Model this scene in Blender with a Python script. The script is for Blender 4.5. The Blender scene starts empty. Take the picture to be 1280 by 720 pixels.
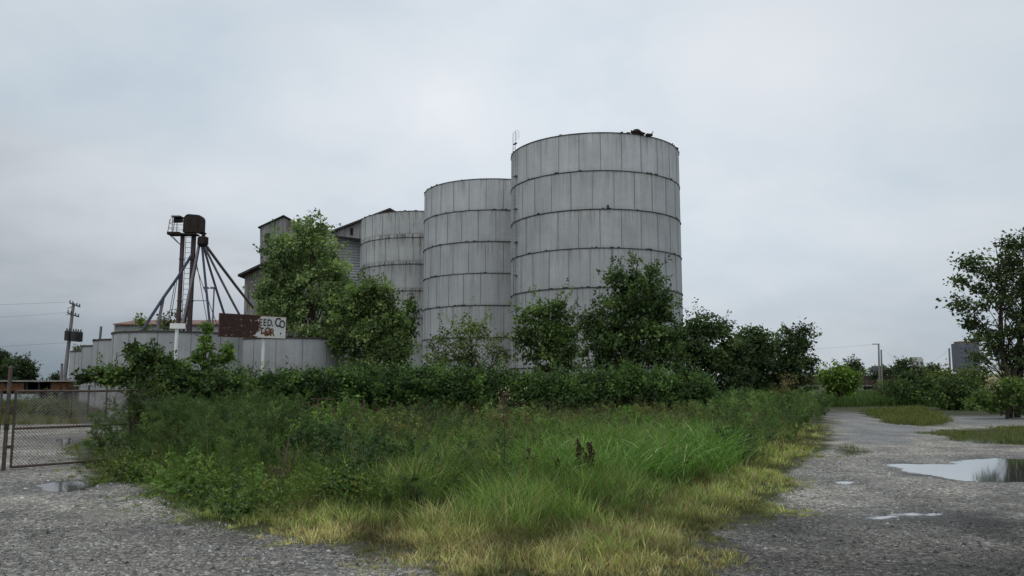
import bpy, math, random
import numpy as np
from mathutils import Vector, Matrix, noise as mnoise

S = bpy.context.scene
COL = S.collection
R = math.radians
F = 995.0                      # focal length in pixels of the 1280 px wide photograph
H = 1.7                        # eye height
PITCH = math.atan(118 / F)
CP, SP = math.cos(PITCH), math.sin(PITCH)

def ray(px, py):
    u = (px - 640) / F; v = (360 - py) / F
    return np.array([u, CP - v * SP, SP + v * CP])
def P(px, py, Y):
    d = ray(px, py); t = Y / d[1]
    return np.array([d[0] * t, Y, H + d[2] * t])
def G(px, py, z=0.0):
    d = ray(px, py); t = (z - H) / d[2]
    return np.array([d[0] * t, d[1] * t, z])
def proj(X, Y, Z):
    Zc = Z - H
    dep = Y * CP + Zc * SP
    up = -Y * SP + Zc * CP
    return 640 + F * X / dep, 360 - F * up / dep
def M2P(Y): return Y / (F * 1.007)      # metres per photo pixel at depth Y

# ------------------------------------------------------------------ numpy noise
def _hash(ix, iy, seed):
    n = (ix.astype(np.int64) * 374761393 + iy.astype(np.int64) * 668265263 + seed * 2147483647) & 0xFFFFFFFF
    n = ((n ^ (n >> 13)) * 1274126177) & 0xFFFFFFFF
    n = n ^ (n >> 16)
    return (n & 0xFFFFFF) / float(0xFFFFFF)
def vnoise(x, y, seed=0):
    ix = np.floor(x); iy = np.floor(y); fx = x - ix; fy = y - iy
    fx = fx * fx * (3 - 2 * fx); fy = fy * fy * (3 - 2 * fy)
    a = _hash(ix, iy, seed); b = _hash(ix + 1, iy, seed); c = _hash(ix, iy + 1, seed); d = _hash(ix + 1, iy + 1, seed)
    return (a * (1 - fx) + b * fx) * (1 - fy) + (c * (1 - fx) + d * fx) * fy
def fbm(x, y, seed=0, o=4):
    s = 0; a = .5; t = 0
    for i in range(o):
        s = s + a * vnoise(x, y, seed + i * 17); t += a; a *= .5; x = x * 2.03 + 5.1; y = y * 2.03 + 1.7
    return s / t
def sdf(pts, poly):
    """signed distance, negative inside"""
    x, y = pts[:, 0], pts[:, 1]
    d = np.full(len(x), 1e18); ins = np.zeros(len(x), bool)
    n = len(poly)
    for i in range(n):
        ax, ay = poly[i][:2]; bx, by = poly[(i + 1) % n][:2]
        ex, ey = bx - ax, by - ay
        t = np.clip(((x - ax) * ex + (y - ay) * ey) / (ex * ex + ey * ey + 1e-12), 0, 1)
        d = np.minimum(d, (x - ax - t * ex) ** 2 + (y - ay - t * ey) ** 2)
        c = (ay > y) != (by > y)
        with np.errstate(divide='ignore', invalid='ignore'):
            xx = (bx - ax) * (y - ay) / ((by - ay) if by != ay else 1e-12) + ax
        ins ^= c & (x < xx)
    d = np.sqrt(d)
    return np.where(ins, -d, d)
def sstep(a, b, x):
    t = np.clip((x - a) / (b - a), 0, 1); return t * t * (3 - 2 * t)

# ------------------------------------------------------------------ mesh helpers
def link(name, me, parent=None, mats=()):
    o = bpy.data.objects.new(name, me); COL.objects.link(o)
    for m in mats: me.materials.append(m)
    if parent is not None:
        o.parent = parent
        o.location = -Vector(parent.location) if parent.parent is None else Vector((0, 0, 0))
    return o
def np_mesh(name, V, loops, starts, col=None, smooth=False, matidx=None):
    me = bpy.data.meshes.new(name)
    V = np.ascontiguousarray(V, dtype=np.float32)
    me.vertices.add(len(V)); me.vertices.foreach_set('co', V.ravel())
    me.loops.add(len(loops)); me.loops.foreach_set('vertex_index', np.asarray(loops, dtype=np.int32))
    me.polygons.add(len(starts)); me.polygons.foreach_set('loop_start', np.asarray(starts, dtype=np.int32))
    if matidx is not None: me.polygons.foreach_set('material_index', np.asarray(matidx, dtype=np.int32))
    me.polygons.foreach_set('use_smooth', np.full(len(starts), smooth, dtype=bool))
    me.update(calc_edges=True)
    if col is not None:
        a = me.attributes.new('col', 'FLOAT_COLOR', 'POINT')
        c = np.ones((len(V), 4), dtype=np.float32); c[:, :3] = col
        a.data.foreach_set('color', c.ravel())
    return me

class MB:
    """collects boxes, bars, tubes and lathes; every face may carry a material slot and a tone"""
    def __init__(s): s.v = []; s.f = []; s.m = []; s.t = []
    def add(s, vs, fs, m=0, tone=1.0):
        b = len(s.v); s.v += [tuple(map(float, v)) for v in vs]
        for f in fs: s.f.append([b + i for i in f]); s.m.append(m); s.t.append(tone)
    def box(s, c, size, rz=0.0, m=0, tone=1.0, axes=None):
        c = np.array(c, float); hx, hy, hz = [q / 2 for q in size]
        if axes is None:
            ax = np.array([math.cos(rz), math.sin(rz), 0]); ay = np.array([-math.sin(rz), math.cos(rz), 0]); az = np.array([0, 0, 1.])
        else: ax, ay, az = axes
        vs = [c + sx * hx * ax + sy * hy * ay + sz * hz * az for sx in (-1, 1) for sy in (-1, 1) for sz in (-1, 1)]
        s.add(vs, [(0, 1, 3, 2), (4, 6, 7, 5), (0, 4, 5, 1), (2, 3, 7, 6), (0, 2, 6, 4), (1, 5, 7, 3)], m, tone)
    def tube(s, pts, rad, n=6, m=0, cap=True, tone=1.0):
        pts = [np.array(p, float) for p in pts]
        if not hasattr(rad, '__len__'): rad = [rad] * len(pts)
        vs = []; k = len(pts)
        up0 = None
        for i, p in enumerate(pts):
            d = pts[min(i + 1, k - 1)] - pts[max(i - 1, 0)]; d = d / (np.linalg.norm(d) + 1e-9)
            if up0 is None:
                up0 = np.array([0, 0, 1.]) if abs(d[2]) < .9 else np.array([1., 0, 0])
            a = np.cross(d, up0); a /= np.linalg.norm(a) + 1e-9; b = np.cross(a, d); up0 = b
            for j in range(n):
                q = 2 * math.pi * j / n
                vs.append(p + rad[i] * (math.cos(q) * a + math.sin(q) * b))
        fs = []
        for i in range(k - 1):
            for j in range(n):
                j2 = (j + 1) % n
                fs.append((i * n + j, i * n + j2, (i + 1) * n + j2, (i + 1) * n + j))
        if cap: fs.append(tuple(range(n))[::-1]); fs.append(tuple((k - 1) * n + j for j in range(n)))
        s.add(vs, fs, m, tone)
    def lathe(s, c, prof, n=48, m=0, a0=0.0, a1=2 * math.pi, tone=1.0):
        full = abs(a1 - a0 - 2 * math.pi) < 1e-6; k = len(prof); nn = n if full else n + 1
        vs = [(c[0] + r * math.cos(a0 + (a1 - a0) * j / n), c[1] + r * math.sin(a0 + (a1 - a0) * j / n), c[2] + z) for j in range(nn) for r, z in prof]
        fs = []
        for j in range(n):
            j2 = (j + 1) % nn
            for i in range(k - 1): fs.append((j * k + i, j2 * k + i, j2 * k + i + 1, j * k + i + 1))
        s.add(vs, fs, m, tone)
    def poly(s, pts, m=0, tone=1.0): s.add(pts, [tuple(range(len(pts)))], m, tone)
    def prism(s, front, off, m=0, tone=1.0):
        n = len(front); off = np.array(off, float); vs = [np.array(p, float) for p in front]; vs += [p + off for p in vs]
        fs = [tuple(range(n)), tuple(range(2 * n - 1, n - 1, -1))] + [(i, i + n, (i + 1) % n + n, (i + 1) % n) for i in range(n)]
        s.add(vs, fs, m, tone)
    def build(s, name, mats, parent=None, smooth=False, angle=None):
        loops = [i for f in s.f for i in f]; st = np.cumsum([0] + [len(f) for f in s.f])[:-1]
        me = np_mesh(name, np.array(s.v), loops, st, matidx=s.m, smooth=smooth)
        a = me.attributes.new('tone', 'FLOAT', 'FACE'); a.data.foreach_set('value', np.array(s.t, dtype=np.float32))
        if not isinstance(mats, (list, tuple)): mats = [mats]
        o = link(name, me, parent, mats)
        if smooth and angle: me.set_sharp_from_angle(angle=R(angle))
        return o

def thing(name, label, cat, loc, group=None):
    o = bpy.data.objects.new(name, None); COL.objects.link(o); o.location = [float(q) for q in loc]
    o.empty_display_size = .2
    o['label'] = label; o['category'] = cat
    if group: o['group'] = group
    return o
def tag(o, label=None, cat=None, group=None, kind=None):
    if label: o['label'] = label
    if cat: o['category'] = cat
    if group: o['group'] = group
    if kind: o['kind'] = kind
    return o
def copy_tree(o, loc=None, label=None):
    def rec(a, parent):
        c = a.copy(); COL.objects.link(c)
        if parent is not None: c.parent = parent
        for ch in a.children: rec(ch, c)
        return c
    c = rec(o, None)
    if loc is not None: c.location = [float(q) for q in loc]
    if label: c['label'] = label
    return c

# ------------------------------------------------------------------ materials
class NT:
    def __init__(s, name):
        s.mat = bpy.data.materials.new(name); s.mat.use_nodes = True; s.nt = s.mat.node_tree; s.nt.nodes.clear()
        s.out = s.nt.nodes.new('ShaderNodeOutputMaterial')
    def n(s, t, **kw):
        x = s.nt.nodes.new('ShaderNode' + t)
        for k, v in kw.items(): setattr(x, k, v)
        return x
    def l(s, a, b): s.nt.links.new(a, b)
    def val(s, sock, v):
        if hasattr(v, 'is_linked') or isinstance(v, bpy.types.NodeSocket): s.l(v, sock)
        else: sock.default_value = v
    def math(s, op, a, b=0.0, c=0.0, clamp=False):
        x = s.n('Math', operation=op, use_clamp=clamp); s.val(x.inputs[0], a); s.val(x.inputs[1], b); s.val(x.inputs[2], c); return x.outputs[0]
    def mix(s, f, a, b, bt='MIX'):
        x = s.n('Mix', data_type='RGBA', blend_type=bt); s.val(x.inputs[0], f)
        s.val(x.inputs[6], a if not isinstance(a, tuple) else (*a, 1)[:4]); s.val(x.inputs[7], b if not isinstance(b, tuple) else (*b, 1)[:4]); return x.outputs[2]
    def ramp(s, f, stops):
        x = s.n('ValToRGB'); s.l(f, x.inputs[0]); e = x.color_ramp.elements
        while len(e) < len(stops): e.new(.5)
        for q, (p, c) in zip(e, stops): q.position = p; q.color = (*c, 1) if hasattr(c, '__len__') else (c, c, c, 1)
        return x.outputs[0]
    def noise(s, vec, scale, detail=4, rough=.55, dist=0.0):
        x = s.n('TexNoise'); s.l(vec, x.inputs['Vector']); x.inputs['Scale'].default_value = scale
        x.inputs['Detail'].default_value = detail; x.inputs['Roughness'].default_value = rough; x.inputs['Distortion'].default_value = dist
        return x.outputs['Fac']
    def pos(s, scale=(1, 1, 1)):
        g = s.n('NewGeometry'); m = s.n('Mapping'); m.inputs['Scale'].default_value = scale; s.l(g.outputs['Position'], m.inputs[0]); return m.outputs[0]
    def obj(s, scale=(1, 1, 1)):
        g = s.n('TexCoord'); m = s.n('Mapping'); m.inputs['Scale'].default_value = scale; s.l(g.outputs['Object'], m.inputs[0]); return m.outputs[0]
    def bump(s, h, st=.3, dist=.02):
        b = s.n('Bump'); b.inputs['Strength'].default_value = st; b.inputs['Distance'].default_value = dist; s.l(h, b.inputs['Height']); return b.outputs[0]
    def bsdf(s, color, rough=.6, metal=0.0, normal=None, spec=.4):
        b = s.n('BsdfPrincipled'); s.val(b.inputs['Base Color'], color if not isinstance(color, tuple) else (*color, 1)); s.val(b.inputs['Roughness'], rough)
        b.inputs['Metallic'].default_value = metal; s.val(b.inputs['Specular IOR Level'], spec)
        if normal is not None: s.l(normal, b.inputs['Normal'])
        s.l(b.outputs[0], s.out.inputs[0]); return b

def mat_leaf(name, trans=.3, rough=.5, spec=.35, gain=(1, 1, 1)):
    t = NT(name); at_ = t.n('Attribute', attribute_name='col'); ac = t.mix(1.0, at_.outputs['Color'], gain, 'MULTIPLY')
    b = t.bsdf(ac, rough, spec=spec)
    tr = t.n('BsdfTranslucent'); c = t.mix(1.0, ac, (1.45, 1.5, .8), 'MULTIPLY'); t.l(c, tr.inputs[0])
    m = t.n('MixShader'); m.inputs[0].default_value = trans; t.l(b.outputs[0], m.inputs[1]); t.l(tr.outputs[0], m.inputs[2]); t.l(m.outputs[0], t.out.inputs[0])
    return t.mat
M = {}
M['leaf'] = mat_leaf('leaf', .32, .5, .3, (1.7, 1.55, 1.5))
M['blade'] = mat_leaf('grass_blade', .28, .55, .22, (1.34, 1.30, 1.28))

def mat_noisy(name, c1, c2, scale=3, rough=.7, bump=0.0, stretch=(1, 1, 1), rust=None, rust_at=.6, metal=0.0, spec=.3):
    t = NT(name); v = t.pos(stretch); n1 = t.noise(v, scale, 5, .6)
    c = t.mix(t.ramp(n1, [(.3, 0.), (.7, 1.)]), c1, c2)
    if rust:
        n2 = t.noise(t.pos((stretch[0] * 1.3, stretch[1] * 1.3, stretch[2] * 1.3)), scale * .7, 6, .68)
        c = t.mix(t.ramp(n2, [(rust_at - .05, 0.), (rust_at + .05, 1.)]), c, rust)
    nm = t.bump(n1, bump, .02) if bump else None
    t.bsdf(c, rough, metal, nm, spec); return t.mat
M['bark'] = mat_noisy('bark', (.035, .028, .02), (.085, .07, .055), 9, .9, .6, (1, 1, .25))
M['rust_dark'] = mat_noisy('dark_rusty_steel', (.016, .012, .011), (.038, .024, .02), 4, .8, .2, rust=(.065, .034, .026), rust_at=.66)
M['rust_purple'] = mat_noisy('weathered_leg_steel', (.065, .045, .05), (.10, .075, .078), 5, .75, .1, (1, 1, .3), rust=(.05, .025, .02), rust_at=.58)
M['blue_steel'] = mat_noisy('blue_grey_steel', (.03, .04, .07), (.07, .08, .11), 4, .6)
M['grey_steel'] = mat_noisy('grey_steel', (.13, .12, .13), (.22, .20, .21), 4, .6, rust=(.09, .05, .04), rust_at=.62)
M['gate_rust'] = mat_noisy('rusty_gate_pipe', (.065, .05, .044), (.14, .105, .09), 14, .8, .2, rust=(.13, .07, .045), rust_at=.62)
M['wire'] = mat_noisy('chain_link_wire', (.20, .18, .17), (.36, .33, .31), 5, .6, rust=(.13, .08, .06), rust_at=.55)
M['wood_pole'] = mat_noisy('weathered_pole_wood', (.15, .14, .138), (.26, .245, .24), 6, .9, .3, (3, 3, .3))
M['dark_metal'] = mat_noisy('dark_metal', (.02, .022, .022), (.05, .05, .048), 5, .6)
M['white_post'] = mat_noisy('chipped_white_paint', (.74, .74, .72), (.86, .86, .84), 6, .6, rust=(.25, .17, .12), rust_at=.68)
M['concrete'] = mat_noisy('old_concrete', (.22, .21, .19), (.34, .33, .31), 2, .9, .3)
M['brown_head'] = mat_noisy('dry_seed_head', (.02, .009, .007), (.055, .022, .015), 20, .9)
M['dead_stem'] = mat_noisy('dead_stem', (.07, .045, .035), (.14, .10, .075), 9, .9)
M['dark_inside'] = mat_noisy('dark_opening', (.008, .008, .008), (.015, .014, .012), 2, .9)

def mat_silo(name, base, stain=.5, rust=.0, green=.0):
    t = NT(name)
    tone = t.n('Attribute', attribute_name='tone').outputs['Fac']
    v = t.obj((1, 1, .05)); s1 = t.noise(v, 2.6, 5, .62)                # broad vertical streaks
    s2 = t.noise(t.obj((1, 1, .025)), 9, 4, .65)                          # fine streaks
    b1 = t.noise(t.obj(), .55, 5, .6)                                     # blotches
    b2 = t.noise(t.obj(), 7, 5, .7)
    c = t.mix(1.0, base, t.ramp(s1, [(.25, (.86, .863, .866)), (.62, (1.03, 1.03, 1.03))]), 'MULTIPLY')
    c = t.mix(.8, c, t.ramp(s2, [(.3, (.88, .88, .88)), (.6, (1.03, 1.03, 1.03))]), 'MULTIPLY')
    c = t.mix(1.0, c, t.ramp(b1, [(.28, (.83, .835, .84)), (.7, (1.08, 1.08, 1.075))]), 'MULTIPLY')
    c = t.mix(1.0, c, t.ramp(b2, [(.3, (.9, .9, .9)), (.75, (1.05, 1.05, 1.05))]), 'MULTIPLY')
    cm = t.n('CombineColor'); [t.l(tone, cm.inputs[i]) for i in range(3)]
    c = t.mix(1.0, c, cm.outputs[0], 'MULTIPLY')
    # grime runs below each hoop: strongest at the top of a course
    sep = t.n('SeparateXYZ'); t.l(t.obj(), sep.inputs[0])
    cz = t.math('FRACT', t.math('DIVIDE', t.math('SUBTRACT', sep.outputs[2], .12), 2.51))
    top = t.ramp(cz, [(.45, 0.), (1.0, 1.)]); bot = t.ramp(cz, [(0., 1.), (.10, 0.)])
    s3 = t.noise(t.obj((1, 1, .03)), 5.5, 4, .7)
    g = t.math('MULTIPLY', top, t.ramp(s3, [(.46, 0.), (.64, 1.)]))
    g = t.math('MULTIPLY', t.math('ADD', g, t.math('MULTIPLY', bot, .35)), stain)
    c = t.mix(g, c, (.075, .062, .05))
    if rust:
        rr = t.math('MULTIPLY', t.ramp(t.noise(t.obj((1, 1, .10)), 2.2, 6, .72), [(.58, 0.), (.68, 1.)]), rust)
        c = t.mix(rr, c, (.09, .055, .04))
    d = t.noise(t.obj(), 1.4, 2)
    t.bsdf(c, .62, 0.0, t.bump(d, .25, .06), .35)
    return t.mat
M['silo'] = mat_silo('weathered_grey_silo_sheet', (.42, .43, .432), .45, .25)
M['silo_old'] = mat_silo('stained_grey_silo_sheet', (.385, .392, .388), 1.0, .75)
M['tank'] = mat_silo('weathered_grey_tank_sheet', (.37, .378, .382), .3, .2)
M['seam'] = mat_noisy('dark_seam', (.13, .134, .136), (.25, .256, .26), 4, .8, .0, (1, 1, .2))
M['hoop'] = mat_noisy('dark_hoop_angle', (.035, .033, .03), (.08, .072, .06), 5, .8, .2)

def mat_corr(name, c1, c2, axis='x', freq=9.0, rust=(.09, .045, .035), rust_at=.62, streak=(1, 1, .08)):
    t = NT(name); p = t.obj(); sep = t.n('SeparateXYZ'); t.l(p, sep.inputs[0])
    u = sep.outputs[2] if axis == 'z' else t.math('ADD', sep.outputs[0], sep.outputs[1])
    w = t.math('SINE', t.math('MULTIPLY', u, freq * 2 * math.pi))
    n1 = t.noise(t.obj(streak), 2.2, 5, .65); n2 = t.noise(t.obj(streak), 3.1, 6, .7)
    c = t.mix(t.ramp(n1, [(.3, 0.), (.7, 1.)]), c1, c2)
    c = t.mix(t.ramp(n2, [(rust_at, 0.), (rust_at + .10, 1.)]), c, rust)
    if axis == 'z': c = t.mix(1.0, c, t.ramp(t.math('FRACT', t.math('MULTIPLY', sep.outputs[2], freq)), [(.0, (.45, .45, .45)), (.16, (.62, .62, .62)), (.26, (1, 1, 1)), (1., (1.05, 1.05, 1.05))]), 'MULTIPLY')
    t.bsdf(c, .6, 0, t.bump(w, .7, .03), .35); return t.mat
M['mill_wall'] = mat_corr('streaked_corrugated_sheet', (.15, .145, .14), (.33, .33, .325), 'x', 4, (.09, .055, .05), .55)
M['bin_wall'] = mat_corr('horizontal_corrugated_sheet', (.34, .345, .35), (.46, .465, .47), 'z', 3.1, (.16, .13, .11), .70, (1, 1, .3))
M['mill_roof'] = mat_noisy('dark_sheet_roof', (.03, .03, .03), (.07, .065, .06), 1.5, .8, .1)
M['shed_wall'] = mat_corr('pale_shed_sheet', (.29, .30, .30), (.42, .43, .43), 'x', 4, (.28, .2, .16), .74)
M['shed_roof'] = mat_corr('rusty_red_roof', (.16, .075, .05), (.28, .16, .12), 'x', 4, (.34, .30, .28), .6, (1, 1, 1))
M['pale_panel'] = mat_noisy('pale_blue_panel', (.30, .34, .36), (.45, .49, .50), 2, .6, rust=(.2, .14, .1), rust_at=.68)
M['orange_rust'] = mat_noisy('orange_rust', (.10, .045, .022), (.24, .115, .055), 1.4, .85, .2, rust=(.03, .02, .016), rust_at=.55)
M['boxcar'] = mat_noisy('brown_boxcar_paint', (.075, .05, .045), (.12, .08, .07), .8, .7, rust=(.05, .03, .025), rust_at=.62)
M['boxcar_roof'] = mat_noisy('pale_boxcar_roof', (.55, .55, .55), (.70, .70, .70), .6, .6)
M['pale_build'] = mat_noisy('pale_far_building', (.42, .42, .40), (.50, .50, .47), .2, .8)
M['dark_build'] = mat_noisy('dark_far_building', (.11, .115, .14), (.16, .165, .19), .2, .7)
M['brick_cap'] = mat_noisy('brick_red', (.15, .10, .095), (.19, .12, .11), .5, .9)
t = NT('far_window_glass'); t.bsdf((.05, .075, .11), .12, 0, None, .6); M['glass'] = t.mat
M['yellow_rust'] = mat_noisy('yellow_faded_paint', (.14, .10, .02), (.26, .19, .04), 6, .8, rust=(.09, .045, .02), rust_at=.5)

# sign face: dark rust on the left, peeling white on the right
t = NT('peeling_sign_face'); p = t.obj(); sep = t.n('SeparateXYZ'); t.l(p, sep.inputs[0])
n1 = t.noise(p, 3.2, 6, .65); n2 = t.noise(p, 9, 5, .7); n3 = t.noise(p, 2.1, 5, .6)
edge = t.math('ADD', sep.outputs[0], t.math('MULTIPLY', t.math('SUBTRACT', n1, .5), .35))
left = t.ramp(t.math('ADD', t.math('MULTIPLY', edge, 1.0), 0.0), [(.565, 1.), (.59, 0.)])    # object x runs 0..1 over the board
rustc = t.mix(t.ramp(n2, [(.35, 0.), (.7, 1.)]), (.020, .009, .008), (.066, .022, .016))
rustc = t.mix(t.ramp(t.noise(t.obj((2.6, 1, 1)), 7, 3, .6), [(.63, 0.), (.67, 1.)]), rustc, (.34, .27, .20))
white = t.mix(t.ramp(n3, [(.35, 0.), (.65, 1.)]), (.50, .50, .48), (.66, .66, .64))
cx = t.math('ABSOLUTE', t.math('SUBTRACT', sep.outputs[0], .70)); cz = t.math('ABSOLUTE', t.math('SUBTRACT', sep.outputs[2], .20))
rp = t.math('SUBTRACT', 1.0, t.math('ADD', t.math('MULTIPLY', cx, 6.0), t.math('MULTIPLY', cz, 3.6)))
rp = t.math('ADD', rp, t.math('MULTIPLY', t.math('SUBTRACT', n2, .5), 2.2))
white = t.mix(t.ramp(rp, [(.35, 0.), (.5, 1.)]), white, (.20, .085, .04))
t.bsdf(t.mix(left, white, rustc), .65); M['sign'] = t.mat
M['letter'] = mat_noisy('faded_black_paint', (.02, .02, .022), (.05, .05, .055), 8, .7)
M['letter_rust'] = mat_noisy('rust_brown_paint', (.06, .02, .012), (.14, .055, .03), 8, .7)

# ground: stone by stone, mixed with soil and asphalt by the sheet's own mask
t = NT('ground_gravel_and_soil')
mk = t.n('Attribute', attribute_name='mask'); sepc = t.n('SeparateColor'); t.l(mk.outputs['Color'], sepc.inputs[0])
gm, wm, am, tn_ = sepc.outputs[0], sepc.outputs[1], sepc.outputs[2], mk.outputs['Alpha']
p = t.pos(); pd = t.n('Vector' + 'Math', operation='ADD'); 
nz = t.n('TexNoise'); t.l(p, nz.inputs[0]); nz.inputs['Scale'].default_value = 18; nz.inputs['Detail'].default_value = 2
sc_ = t.n('VectorMath', operation='SCALE'); t.l(nz.outputs['Color'], sc_.inputs[0]); sc_.inputs['Scale'].default_value = .03
t.l(p, pd.inputs[0]); t.l(sc_.outputs[0], pd.inputs[1]); pw = pd.outputs[0]
def vor(scale, feat='F1'):
    x = t.n('TexVoronoi', voronoi_dimensions='2D', feature=feat); t.l(pw, x.inputs['Vector']); x.inputs['Scale'].default_value = scale; return x
v1, v2 = vor(27), vor(58)
e1 = vor(27, 'DISTANCE_TO_EDGE')
def cellv(v):
    q = t.n('SeparateColor'); t.l(v.outputs['Color'], q.inputs[0]); return q.outputs[0], q.outputs[1]
r1, h1 = cellv(v1); r2, h2 = cellv(v2)
stones = t.ramp(r1, [(0., (.07, .069, .068)), (.3, (.19, .186, .178)), (.7, (.37, .36, .338)), (.94, (.52, .50, .465)), (1., (.70, .68, .64))])
fines = t.ramp(r2, [(0., (.10, .098, .095)), (.5, (.26, .253, .238)), (.9, (.42, .406, .378)), (1., (.58, .56, .52))])
patch = t.noise(p, .55, 5, .6); patch2 = t.noise(p, 1.7, 4, .6)
fine_f = t.ramp(t.math('ADD', t.math('MULTIPLY', patch2, .6), t.math('MULTIPLY', h1, .4)), [(.48, 0.), (.62, 1.)])
g = t.mix(fine_f, stones, fines)
crev = t.ramp(e1.outputs['Distance'], [(0., .35), (.14, 1.)])
g = t.mix(.75, g, crev, 'MULTIPLY')
g = t.mix(1.0, g, t.ramp(patch, [(.32, (.74, .725, .71)), (.43, (1.10, 1.08, 1.03)), (.53, (1.46, 1.42, 1.32)), (.68, (1.75, 1.68, 1.53))]), 'MULTIPLY')
dirt = t.ramp(t.noise(p, .8, 5, .65), [(.52, 0.), (.68, 1.)])
g = t.mix(t.math('MULTIPLY', dirt, .5), g, (.36, .33, .28))
asph = t.mix(t.ramp(patch, [(.3, 0.), (.7, 1.)]), (.20, .202, .206), (.30, .297, .29))
asph = t.mix(.35, asph, stones)
g = t.mix(am, g, asph)
g = t.mix(t.math('MULTIPLY', wm, .9), g, t.mix(1.0, g, (.34, .34, .36), 'MULTIPLY'))
tcc = t.n('CombineColor'); [t.l(tn_, tcc.inputs[i]) for i in range(3)]
g = t.mix(1.0, g, tcc.outputs[0], 'MULTIPLY')
soil = t.mix(t.ramp(t.noise(p, 2.5, 6, .7), [(.35, 0.), (.65, 1.)]), (.035, .032, .018), (.085, .075, .035))
soil = t.mix(t.ramp(t.noise(p, .35, 4, .6), [(.4, 0.), (.65, 1.)]), soil, (.05, .075, .02))
c = t.mix(gm, g, soil)
hgt = t.math('ADD', t.math('MULTIPLY', e1.outputs['Distance'], t.math('ADD', h1, .3)), t.math('MULTIPLY', v2.outputs['Distance'], -.25))
bs = t.bsdf(c, t.math('SUBTRACT', .85, t.math('MULTIPLY', wm, .45)), 0, t.bump(hgt, .9, .05), .3)
M['ground'] = t.mat
t = NT('puddle_water'); p = t.pos(); b = t.bsdf((.10, .097, .088), .05, 0, t.bump(t.noise(p, 4, 2), .02, .01), .5); b.inputs['IOR'].default_value = 1.33
gl = t.n('BsdfGlossy'); gl.inputs['Roughness'].default_value = .06; gl.inputs['Color'].default_value = (.88, .89, .90, 1)
lw = t.n('Fresnel'); lw.inputs['IOR'].default_value = 1.45
mx = t.n('MixShader'); t.l(lw.outputs[0], mx.inputs[0]); t.l(b.outputs[0], mx.inputs[1]); t.l(gl.outputs[0], mx.inputs[2]); dp = t.n('Attribute', attribute_name='depth'); tr_ = t.n('BsdfTransparent'); tr_.inputs[0].default_value = (.62, .60, .56, 1); m2 = t.n('MixShader')
t.l(t.ramp(t.math('ADD', dp.outputs['Fac'], t.math('MULTIPLY', t.math('SUBTRACT', t.noise(p, 14, 3), .5), .012)), [(.001, .15), (.011, 1.)]), m2.inputs[0]); t.l(tr_.outputs[0], m2.inputs[1]); t.l(mx.outputs[0], m2.inputs[2]); t.l(m2.outputs[0], t.out.inputs[0]); M['water'] = t.mat
t = NT('loose_stone'); a = t.n('Attribute', attribute_name='col'); t.bsdf(a.outputs['Color'], .85); M['stone'] = t.mat

# ------------------------------------------------------------------ camera, light, sky
cam = bpy.data.cameras.new('Camera'); co = bpy.data.objects.new('Camera', cam); COL.objects.link(co)
cam.sensor_width = 36; cam.lens = F / 1280 * 36; cam.clip_end = 6000; cam.clip_start = .1
co.location = (0, 0, H); co.rotation_euler = (R(90) + PITCH, 0, 0); S.camera = co
SUN_EL, SUN_AZ = R(58), R(215)     # azimuth clockwise from +Y: behind and left of the camera
sl = bpy.data.lights.new('Sun', 'SUN'); sl.energy = .75; sl.angle = R(22); sl.color = (1, .97, .92)
so = bpy.data.objects.new('Sun', sl); COL.objects.link(so)
sd = Vector((math.sin(SUN_AZ) * math.cos(SUN_EL), math.cos(SUN_AZ) * math.cos(SUN_EL), math.sin(SUN_EL)))
so.rotation_euler = sd.to_track_quat('Z', 'Y').to_euler(); so.location = (-20, -20, 60)
W = bpy.data.worlds.new('World'); S.world = W; W.use_nodes = True; wt = W.node_tree
class WN(NT):
    def __init__(s): s.nt = wt; wt.nodes.clear(); s.out = wt.nodes.new('ShaderNodeOutputWorld')
w = WN()
sky = w.n('TexSky', sky_type='NISHITA', sun_disc=False); sky.sun_elevation = SUN_EL; sky.sun_rotation = SUN_AZ
tc = w.n('TexCoord'); sp = w.n('SeparateXYZ'); w.l(tc.outputs['Generated'], sp.inputs[0])
z = w.math('MAXIMUM', sp.outputs[2], 0.0); dz = w.math('ADD', z, .34)
cv = w.n('CombineXYZ'); w.l(w.math('DIVIDE', sp.outputs[0], dz), cv.inputs[0]); w.l(w.math('DIVIDE', sp.outputs[1], dz), cv.inputs[1])
mp = w.n('Mapping'); w.l(cv.outputs[0], mp.inputs[0]); mp.inputs['Location'].default_value = (3.1, 1.3, 0); mp.inputs['Scale'].default_value = (1.5, 1.7, 1)
c1 = w.noise(mp.outputs[0], .75, 6, .52, .3); c2 = w.noise(mp.outputs[0], 1.9, 6, .55, .2); c3 = w.noise(mp.outputs[0], .38, 3, .5)
cl = w.math('ADD', w.math('MULTIPLY', c1, .58), w.math('MULTIPLY', c2, .42))
def ten(c): return tuple(10 * q for q in c)
cloud = w.ramp(cl, [(.36, (.60, .665, .72)), (.46, (.67, .715, .755)), (.55, (.725, .75, .78)), (.68, (.78, .795, .815))])
x10 = w.n('VectorMath', operation='SCALE'); w.l(cloud, x10.inputs[0]); x10.inputs['Scale'].default_value = 10.0
thin = w.ramp(c3, [(.40, .16), (.60, .04)])
skc = w.mix(thin, x10.outputs[0], sky.outputs[0])
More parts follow.
